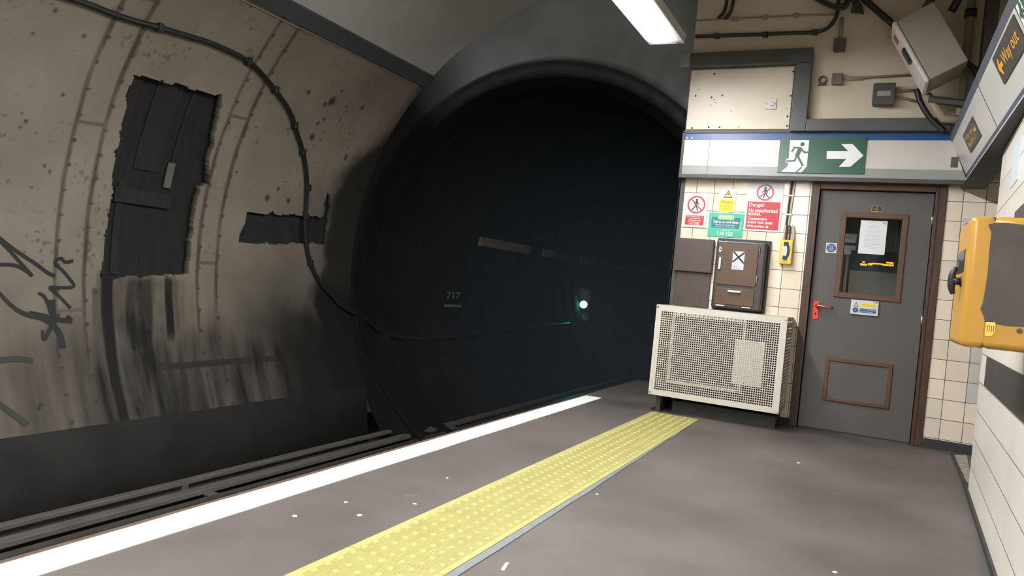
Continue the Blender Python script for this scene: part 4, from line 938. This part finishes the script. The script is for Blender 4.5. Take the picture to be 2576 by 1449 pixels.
for k in range(34): box(bm, AX0+k*.0315, AX0+k*.0315+.016, yf+.05, YW-.03, AZ1-.003, AZ1)
new_obj('top_panel', bm, M_ac, ac)
for q in ((AX0+.014, AZ1-.018), (AX1-.016, AZ1-.018), (AX0+.014, AZ0+.018), (AX1-.016, AZ0+.018)):
    bm = nb(); disc(bm, Plane((0, yf, 0), X, Z), q, .009, 0, .006, 12); new_obj('screw', bm, M_chrome, ac)
# the condenser inside
cx0, cx1, cz0, cz1 = AX0+.10, AX1-.09, AZ0+.10, AZ1-.06; cy = yf+.17
bm = nb(); frame(bm, Plane((0, cy, 0), X, Z), (cx0, cz0, cx0+.62, cz1), .022, -.15, 0)
cn_ = new_obj('condenser', bm, M_acin, ac); cn_['label'] = 'boxed condenser behind the guard'
bm = nb(); box(bm, cx0+.03, cx0+.59, cy+.06, cy+.09, cz0+.03, cz1-.03); new_obj('coil_fins', bm, M_acdk, cn_)
bm = nb(); box(bm, cx0+.62, cx1, cy+.05, cy+.2, cz0, cz1); new_obj('compressor_case', bm, M_acdk, cn_)
bm = nb(); box(bm, AX0+.004, AX1-.004, YW-.05, YW-.004, AZ0+.004, AZ1-.004); new_obj('back_panel', bm, M_acdk, ac)  # dark backing added so the space behind the guard stays black
pv = Plane((0, yf+.055, 0), X, Z); q = pv.rect((1848, 855), (1928, 862), (1913, 975), (1842, 966))
bm = nb(); pbox(bm, pv, (q[0], q[1], q[2], q[3]), -.06, .02, .004); new_obj('service_cover', bm, mat('service_cream', srgb((226, 220, 208)), .5), cn_)
bm = nb(); box(bm, AX0+.06, AX0+.1, yf+.05, YW-.035, .0, AZ0-.001); new_obj('support', bm, M_grubby, ac)
bm = nb(); box(bm, AX0+.18, AX1-.03, yf+.14, YW-.035, .0, .10); tag(new_obj('plinth', bm, M_grubby), 'low dark plinth on the floor beneath the air conditioner', 'plinth')

# ---------------------------------------------------------------- the grey door
dl = DOOR.rect((2066, 478), (2351, 488), (2287, 1118), (2006, 1075)); dl = (dl[0], .012, dl[2], dl[3])
d1 = bpy.data.objects.new('door_1', None); COL.objects.link(d1); d1.location = WALL.pt((dl[0]+dl[2])/2, 0, -.04); d1['kind'] = 'structure'; d1['label'] = 'grey door with a window and brown wooden frame in the tiled end wall'
bm = nb()
pbox(bm, WALL, (DX0, 0, dl[0]-.006, DZ), -.12, .012, .004); pbox(bm, WALL, (dl[2]+.006, 0, DX1, DZ), -.12, .012, .004)
new_obj('frame_upright', bm, M_wood, d1)
bm = nb(); pbox(bm, WALL, (dl[0]-.006, dl[3]+.006, dl[2]+.006, DZ), -.12, .012, .004); new_obj('frame_head', bm, M_woodh, d1)
bm = nb(); pbox(bm, WALL, (dl[0]-.03, 0, dl[0]-.006, dl[3]+.02), .012, .02, .002); pbox(bm, WALL, (dl[2]+.006, 0, dl[2]+.03, dl[3]+.02), .012, .02, .002); new_obj('frame_bead', bm, M_wood, d1)
wr = DOOR.rect((2121, 531), (2287, 542), (2264, 761), (2093, 746), .012); fw = .042
leaf = nb()
g_ = (wr[0]+fw, wr[1]+fw, wr[2]-fw, wr[3]-fw)
for q in ((dl[0], dl[1], g_[0], dl[3]), (g_[2], dl[1], dl[2], dl[3]), (g_[0], g_[3], g_[2], dl[3]), (g_[0], dl[1], g_[2], g_[1])): pbox(leaf, DOOR, q, -.045, 0)
new_obj('door_leaf', leaf, M_doorg, d1)
bm = nb(); frame(bm, DOOR, wr, fw, -.01, .014, .003); wf = new_obj('window_frame', bm, M_woodh, d1)
gm = bpy.data.materials.new('door_glass'); gm.use_nodes = True; N = gm.node_tree.nodes; L = gm.node_tree.links; N.remove(N['Principled BSDF'])
tb = N.new('ShaderNodeBsdfTransparent'); tb.inputs[0].default_value = (.75, .78, .76, 1); gb = N.new('ShaderNodeBsdfGlossy'); gb.inputs['Roughness'].default_value = .0; gb.inputs[0].default_value = (1, 1, 1, 1)
fz = N.new('ShaderNodeFresnel'); fz.inputs[0].default_value = 1.75; ms = N.new('ShaderNodeMixShader'); L.new(fz.outputs[0], ms.inputs[0]); L.new(tb.outputs[0], ms.inputs[1]); L.new(gb.outputs[0], ms.inputs[2]); L.new(ms.outputs[0], N['Material Output'].inputs[0])
bm = nb(); pbox(bm, DOOR, g_, -.022, -.018); new_obj('glass', bm, gm, d1)
pr2 = DOOR.rect((2078, 897), (2247, 917), (2235, 1028), (2067, 1007), .012)
bm = nb(); frame(bm, DOOR, pr2, .03, 0, .016, .003); new_obj('lower_panel_frame', bm, M_woodh, d1)
bm = nb(); pbox(bm, DOOR, (pr2[0]+.03, pr2[1]+.03, pr2[2]-.03, pr2[3]-.03), 0, .004); new_obj('lower_panel', bm, M_doorg, d1)
hr = DOOR.rect((2047, 757), (2061, 757), (2058, 803), (2043, 803), .008)
bm = nb(); pbox(bm, DOOR, hr, 0, .008, .002); hp = new_obj('handle_plate', bm, M_handle, d1)
c = spot(hr, .55, .26); bm = nb(); tube(bm, [DOOR.pt(*c, .005), DOOR.pt(*c, .05), DOOR.pt(c[0]+.012, c[1], .06), DOOR.pt(c[0]+.11, c[1]-.004, .06), DOOR.pt(c[0]+.125, c[1]-.004, .05)], .0095, 10); lv = new_obj('lever', bm, mat('red_chrome', srgb((214, 120, 104)), .2, metal=.8), hp, smooth=True); lv['label'] = 'polished lever'
bm = nb(); c = spot(hr, .5, .68); disc(bm, DOOR, c, .007, .008, .009, 12); pbox(bm, DOOR, (c[0]-.003, c[1]-.018, c[0]+.003, c[1]), .008, .009); new_obj('keyhole', bm, M_black, hp)
for a, b in (((2348, 537), (2345, 568)), ((2319, 791), (2315, 824))):
    q0, q1 = DOOR.at(*a, .01), DOOR.at(*b, .01); bm = nb(); tube(bm, [DOOR.pt(dl[2]+.0, q0[1], .012), DOOR.pt(dl[2]+.0, q1[1], .012)], .009, 10); new_obj('hinge', bm, M_chrome, d1, smooth=True)
bm = nb(); pbox(bm, DOOR, (dl[0], -.0, dl[2], .010), -.045, -.002); new_obj('threshold', bm, M_grubby, d1)
# stickers and notices on the door
t, r = sign('fire_door_sticker', 'small square sticker with a blue disc on the door beside its window', ((2078, 611), (2106, 611), (2104, 637), (2077, 636)), .003, 'sticker', DOOR, d0=.0)
bm = nb(); disc(bm, DOOR, spot(r, .5, .5), .44*(r[2]-r[0]), .003, .0035); new_obj('blue_disc', bm, M_navy, t)
bm = nb()
for k, (s, a) in enumerate((('Fire door', .2), ('keep', .34), ('locked', .3), ('shut', .34))): text(bm, DOOR, s, sub(r, a, .24+.14*k, 1-a, .24+.14*k+.10), .0038, bold=.004)
new_obj('lettering', bm, M_letter, t)
t, r = sign('number_plaque', 'tiny black plaque with gold edge above the door window', ((2193, 517), (2220, 518), (2219, 533), (2192, 532)), .003, 'plaque', DOOR, m=M_gold, d0=.0)
plate(t, 'black_panel', sub(r, .05, .09, .95, .91), .003, .0035, M_black, DOOR)
bm = nb(); text(bm, DOOR, '4', sub(r, .44, .16, .56, .40), .0038); text(bm, DOOR, 'PUSH', sub(r, .12, .46, .34, .6), .0038); text(bm, DOOR, '107', sub(r, .34, .48, .66, .82), .0038, bold=.01); new_obj('lettering', bm, M_gold, t)
t, r = sign('warning_notice', 'white notice with yellow triangle and blue band under the door window', ((2142, 753), (2211, 759), (2208, 796), (2138, 789)), .018, 'notice', DOOR, d0=.001)
bm = nb(); prism(bm, DOOR, [spot(r, .19, .15), spot(r, .29, .46), spot(r, .10, .46)], .018, .0185); new_obj('triangle_edge', bm, M_black, t)
bm = nb(); prism(bm, DOOR, [spot(r, .19, .22), spot(r, .26, .42), spot(r, .13, .42)], .0185, .019); new_obj('triangle', bm, M_yel, t)
bm = nb(); disc(bm, DOOR, spot(r, .185, .70), .022, .018, .0185); new_obj('blue_disc', bm, M_navy, t)
plate(t, 'yellow_band', sub(r, .36, .22, .92, .44), .018, .0185, M_yel, DOOR); plate(t, 'blue_band', sub(r, .34, .56, .92, .84), .018, .0185, M_navy, DOOR)
bm = nb(); text(bm, DOOR, 'Danger of electrocution', sub(r, .38, .25, .90, .32), .0189); text(bm, DOOR, 'authorised persons only', sub(r, .42, .35, .88, .42), .0189); text(bm, DOOR, '!', sub(r, .182, .27, .20, .40), .0193, bold=.01); new_obj('lettering', bm, M_black, t)
bm = nb(); text(bm, DOOR, 'This door must be kept', sub(r, .37, .60, .90, .68), .0189); text(bm, DOOR, 'locked at all times', sub(r, .37, .73, .80, .80), .0189); text(bm, DOOR, '!', sub(r, .178, .63, .192, .77), .0189, bold=.01); new_obj('white_lettering', bm, M_letter, t)
bm = nb(); prism(bm, DOOR, [spot(r, a, b) for a, b in ((.76, .07), (.96, .07), (.96, .13), (.86, .12))], .018, .0185); new_obj('red_logo', bm, M_redd, t)
t, r = sign('paper_notice', 'white printed paper notice taped to the door glass', ((2165, 553), (2233, 557), (2225, 642), (2159, 637)), -.014, 'notice', DOOR, m=M_paper, d0=-.017)
bm = nb(); text(bm, DOOR, 'Notice to', sub(r, .40, .13, .62, .15), -.0136); text(bm, DOOR, 'authorised persons only', sub(r, .28, .18, .72, .205), -.0136, bold=.01)
for k, (a, b, v) in enumerate(((.18, .80, .28), (.17, .82, .315), (.33, .62, .35), (.2, .8, .44), (.2, .78, .48), (.2, .76, .53), (.2, .8, .565), (.2, .7, .60), (.2, .78, .635), (.2, .74, .67), (.2, .8, .705), (.2, .72, .74), (.2, .78, .78), (.2, .66, .82))):
    s = ' '.join('abcdefghijk'[rnd.randrange(8):][:rnd.randrange(2, 7)] for _ in range(9)); pbox(bm, DOOR, sub(r, a, v, b, v+.005), -.0140, -.0136) if k > 2 else text(bm, DOOR, 'All persons entering must sign the register', sub(r, a, v, b, v+.02), -.0136)
new_obj('printed_text', bm, mat('grey_ink', (.36, .36, .37), .6), t)
bm = nb(); prism(bm, DOOR, [spot(r, a, b) for a, b in ((.76, .05), (.95, .045), (.95, .10), (.86, .075))], -.014, -.0135); new_obj('logo', bm, mat('grey_ink', (.36, .36, .37), .6), t)

# ---------------------------------------------------------------- right wall things
yb = thing('yellow_cabinet', 'yellow wall cabinet with rounded edges, brown overpaint and a black pull handle', 'cabinet', (.40, 3.2, .925))
YN, YF = 3.0, 3.40; q = Plane((0, YN, 0), X, Z)
yx0 = q.at(2432, 700)[0]; yz1 = (q.at(2500, 540)[1]+q.at(2450, 545)[1])/2; yz0 = (q.at(2478, 874)[1]+q.at(2430, 876)[1])/2; ysm = q.at(2489, 700)[0]
yx0 = .272
bm = nb(); box(bm, yx0, ysm-.0008, YN, YF, yz0, yz1)
es = [e for e in bm.edges if not all(abs(v.co.x-(ysm-.0008)) < 1e-5 for v in e.verts)]
bmesh.ops.bevel(bm, geom=es, offset=.020, segments=4, affect='EDGES', profile=.5); lid_ = new_obj('lid', bm, M_yell, yb)
for p_ in lid_.data.polygons: p_.use_smooth = p_.area < .004
bm = nb(); box(bm, ysm+.0, rw(3.2).x+.01, YN, YF, yz0, yz1)
es = [e for e in bm.edges if abs(e.verts[0].co.y-e.verts[1].co.y) > .1 or (abs(e.verts[0].co.x-e.verts[1].co.x) > .1)]
bmesh.ops.bevel(bm, geom=es, offset=.022, segments=4, affect='EDGES', profile=.5); bd_ = new_obj('body', bm, M_yell, yb)
for p_ in bd_.data.polygons: p_.use_smooth = p_.area < .01
bm = nb(); box(bm, ysm-.004, ysm+.002, YN+.003, YF-.004, yz0+.004, yz1-.004); new_obj('seal', bm, M_black, yb)
QP = q
ov = [(2486, 565), (2500, 561), (2530, 560), (2560, 564), (2640, 572), (2640, 826), (2560, 822), (2530, 820), (2504, 815), (2480, 815), (2474, 795), (2466, 777), (2472, 762), (2477, 735), (2484, 690), (2488, 640), (2492, 600), (2494, 585), (2489, 574)]
bm = nb(); O = [QP.at(*p_) for p_ in ov]; lim = rw(3.0).x - .004
prism(bm, QP, [(min(a, lim), b) for a, b in O], .0, .0012); op = new_obj('overpaint_patch', bm, M_over, yb); op['label'] = 'dark brown patch painted over the side'
st = [QP.at(*p_) for p_ in ((2480, 810), (2504, 811), (2503, 833), (2494, 846), (2477, 845))]
bm = nb(); prism(bm, QP, st, .0012, .002); new_obj('sticker', bm, mat('sticker_yellow', srgb((238, 200, 90)), .4), yb)
bm = nb(); c = [QP.at(*p_) for p_ in ((2484, 818), (2498, 838))]
for k in range(4): u_ = c[0][0]+(c[1][0]-c[0][0])*k/3; pbox(bm, QP, (u_-.001, c[1][1]+.004, u_+.001, c[0][1]), .002, .0024)
new_obj('sticker_print', bm, mat('brown_ink', srgb((110, 92, 10)), .5), yb)
# features on the face that looks at the track
YPm = Plane((yx0, 0, 0), -Y, Z)
hz = X_z = 1.155
bm = nb(); hy = 3.14
tube(bm, [(yx0+.01, hy, hz), (yx0-.004, hy, hz)], .02, 12); tube(bm, [(yx0, hy, hz), (yx0-.028, hy, hz)], .014, 12)
tube(bm, smooth_path([(yx0-.023, hy, hz-.048), (yx0-.030, hy, hz-.025), (yx0-.031, hy, hz), (yx0-.030, hy, hz+.025), (yx0-.022, hy, hz+.050)], 5), lambda i: .008+.005*math.sin(math.pi*min(1, i/20)), 10)
new_obj('pull_handle', bm, M_dark, yb, smooth=True)
bm = nb(); pbox(bm, YPm, (-3.34, 1.19, -3.10, 1.27), 0, .003); new_obj('viewing_window', bm, mat('window_dark', (.03, .03, .03), .15), yb)
bm = nb(); pbox(bm, YPm, (-3.32, 1.215, -3.26, 1.24), .003, .004); new_obj('window_label', bm, M_box, yb)
bm = nb(); disc(bm, QP, QP.at(2565, 833), .009, 0, .002, 14); new_obj('scuff_mark', bm, M_over, yb)
# band of dark panel on the right wall, pale plates
rb1 = RWALL.rect((2484, 897), (2576, 956), (2576, 1069), (2474, 966)); ru0 = -RWALL.at(2480, 930)[0]
bm = nb(); pbox(bm, RWALL, (RWALL.at(2481, 930)[0], .672, 1.5, .833), -.004, .004, .001); tag(new_obj('dark_tile_band', bm, mat('band_charcoal', srgb((60, 58, 58)), .35, var=.1, scale=3)), 'charcoal band of tiles set in the right wall below the yellow cabinet', 'tile band')
def rplate(label, TL, TR, BR, BL, m, name='blank_plate'):
    r = RWALL.rect(TL, TR, BR, BL, .004); bm = nb(); pbox(bm, RWALL, r, 0, .004, .001); return tag(new_obj(name, bm, m), label, 'plate')
rplate('long pale blank plate high on the right wall under the frieze', (2549, 372), (2569, 346), (2558, 456), (2541, 470), mat('plate_bluewhite', srgb((206, 214, 220)), .4))
rplate('dark brown patch high on the right wall above the yellow cabinet', (2553, 530), (2600, 490), (2600, 545), (2551, 548), M_over, 'painted_patch')
r = WALL.rect((2425, 549), (2447, 550), (2440, 800), (2405, 830), .006)
nb_ = thing('safety_notice_board', 'white board of safety notices on the tiles, half hidden by the yellow cabinet', 'notice board', WALL.pt((r[0]+r[2])/2, r[1]))
r = (WALL.at(2418, 600)[0], WALL.at(2410, 835)[1], WALL.at(2418, 600)[0]+.30, WALL.at(2424, 549)[1])
bm = nb(); pbox(bm, WALL, r, 0, .006, .001); new_obj('board', bm, M_signw, nb_)
bm = nb(); annulus(bm, WALL, spot(r, .16, .07), .026, .034, .006, .007, 24); stroke(bm, WALL, [spot(r, .10, .045), spot(r, .22, .095)], .006, .006, .007); annulus(bm, WALL, spot(r, .13, .22), .026, .034, .006, .007, 24); new_obj('red_symbol', bm, M_redd, nb_)
bm = nb(); disc(bm, WALL, spot(r, .1, .40), .03, .006, .007); new_obj('black_symbol', bm, M_black, nb_)
bm = nb(); pbox(bm, WALL, sub(r, .03, .66, .3, .74), .006, .007); pbox(bm, WALL, sub(r, .03, .80, .3, .9), .006, .007); new_obj('green_panel', bm, M_grn, nb_)

# gap in the floor beyond the right wall, with its metal edge
bm = nb(); hexa(bm, [FLOOR.pt(*FLOOR.at(*q), d) for d in (-.001, .004) for q in ((2426, 1212), (2445, 1215), (2432, 1146), (2399, 1146))]); tag(new_obj('floor_patch', bm, mat('worn_screed', srgb((150, 142, 130)), .7, var=.35, scale=14)), 'worn pale patch of floor in the gap past the right wall', 'floor patch')
bm = nb(); a, b = FLOOR.at(2392, 1140), FLOOR.at(2428, 1222); tube(bm, [(a[0], a[1], .006), (b[0], b[1], .006)], .012, 6); tag(new_obj('floor_strip', bm, M_grubby), 'narrow dark metal strip edging the pale floor patch', 'floor strip')
bm = nb(); c = FLOOR.at(2392, 1137); disc(bm, FLOOR, c, .016, 0, .006, 14); tag(new_obj('litter_scrap', bm, M_paper), 'white round scrap on the floor at the end of the metal strip', 'litter', 'litter on the platform')
LIT = (((1270, 1427), .016, 'white paper scrap on the asphalt right of the yellow strip in the foreground'), ((741, 1299), .010, 'tiny white scrap nearest the white edge line'), ((905, 1297), .013, 'pinkish flattened gum blob left of the yellow strip'),
       ((1043, 1269), .011, 'pale chewed gum spot closest to the left edge of the yellow strip'), ((870, 1264), .008, 'small pale speck in the cluster between white line and yellow strip'), ((1125, 1203), .006, 'lone pale speck far from the cluster, beside the white line'), ((1502, 1244), .008, 'small pale speck on the asphalt just right of the yellow strip'), ((2008, 1165), .010, 'pale speck on the asphalt in front of the grey door'), ((2100, 1440), .008, 'white speck on the open asphalt towards the right wall'))
for k, (q, s, lab) in enumerate(LIT):
    c = FLOOR.at(*q); bm = nb()
    if k == 0:
        prism(bm, FLOOR, [(c[0]-.012, c[1]+.03), (c[0]+.0, c[1]+.032), (c[0]+.014, c[1]-.028), (c[0]+.002, c[1]-.034)], 0, .006)
    else:
        prism(bm, FLOOR, [(c[0]+s*(.7+.5*rnd.random())*math.cos(t_*math.pi/4), c[1]+s*(.7+.5*rnd.random())*math.sin(t_*math.pi/4)) for t_ in range(8)], 0, .003)
    tag(new_obj('litter_scrap', bm, mat('gum_pink', srgb((190, 170, 160)), .7) if k in (2, 3) else M_paper), lab, 'litter', 'litter on the platform')

# poster board behind the viewer, its reflection shows at the left of the door glass
MG = Plane((0, 2*(YW+.055)+5.3, 0), X, Z); q = MG.rect((2118, 588), (2156, 588), (2151, 640), (2114, 640))
pb = thing('poster_board', 'white poster board with a blue stripe, mirrored in the left of the door glass', 'poster', (q[0], -5.3, 0))
RV = Plane((0, -5.3, 0), -X, Z)
bm = nb(); pbox(bm, RV, (-q[2], q[1], -q[0], q[3]), -.03, 0); new_obj('board', bm, M_paper, pb)
bm = nb(); zz = (q[1]+q[3])/2; pbox(bm, RV, (-q[2], zz-.03, -q[0], zz+.03), 0, .003); new_obj('blue_stripe', bm, M_blue, pb)
bm = nb(); tube(bm, [(q[0]+.1, -5.35, 0), (q[0]+.1, -5.35, q[3])], .025, 8); tube(bm, [(q[2]-.1, -5.35, 0), (q[2]-.1, -5.35, q[3])], .025, 8); new_obj('post', bm, M_dgrey, pb)

# train indicator hung behind the viewer; only its reflection shows in the door glass
ti = thing('train_indicator', 'hanging train indicator with orange display, mirrored in the door glass', 'indicator', (-.05, -5.1, 2.1))
bm = nb(); box(bm, -.6, .5, -5.2, -5.02, 1.92, 2.36, .01); new_obj('case', bm, M_dark, ti)
bm = nb(); tube(bm, [(-.4, -5.1, 2.36), (-.4, -5.1, 3.92)], .02, 8); tube(bm, [(.3, -5.1, 2.36), (.3, -5.1, 3.92)], .02, 8); new_obj('hanger', bm, M_dgrey, ti)
bm = nb()
for x0, x1, z0, z1 in ((-.39, -.25, 2.03, 2.075), (-.35, -.31, 2.095, 2.125), (-.23, -.15, 2.045, 2.09), (-.16, .05, 2.075, 2.105), (.05, .27, 2.06, 2.10), (.13, .27, 2.115, 2.15)):
    x = x0
    while x < x1: box(bm, x, x+.014, -5.02, -5.015, z0, z1); x += .018
new_obj('orange_display', bm, mat('led_orange', (1., .42, .02), .4, emit=14.), ti)
COL.objects.unlink(_fo); bpy.data.objects.remove(_fo)
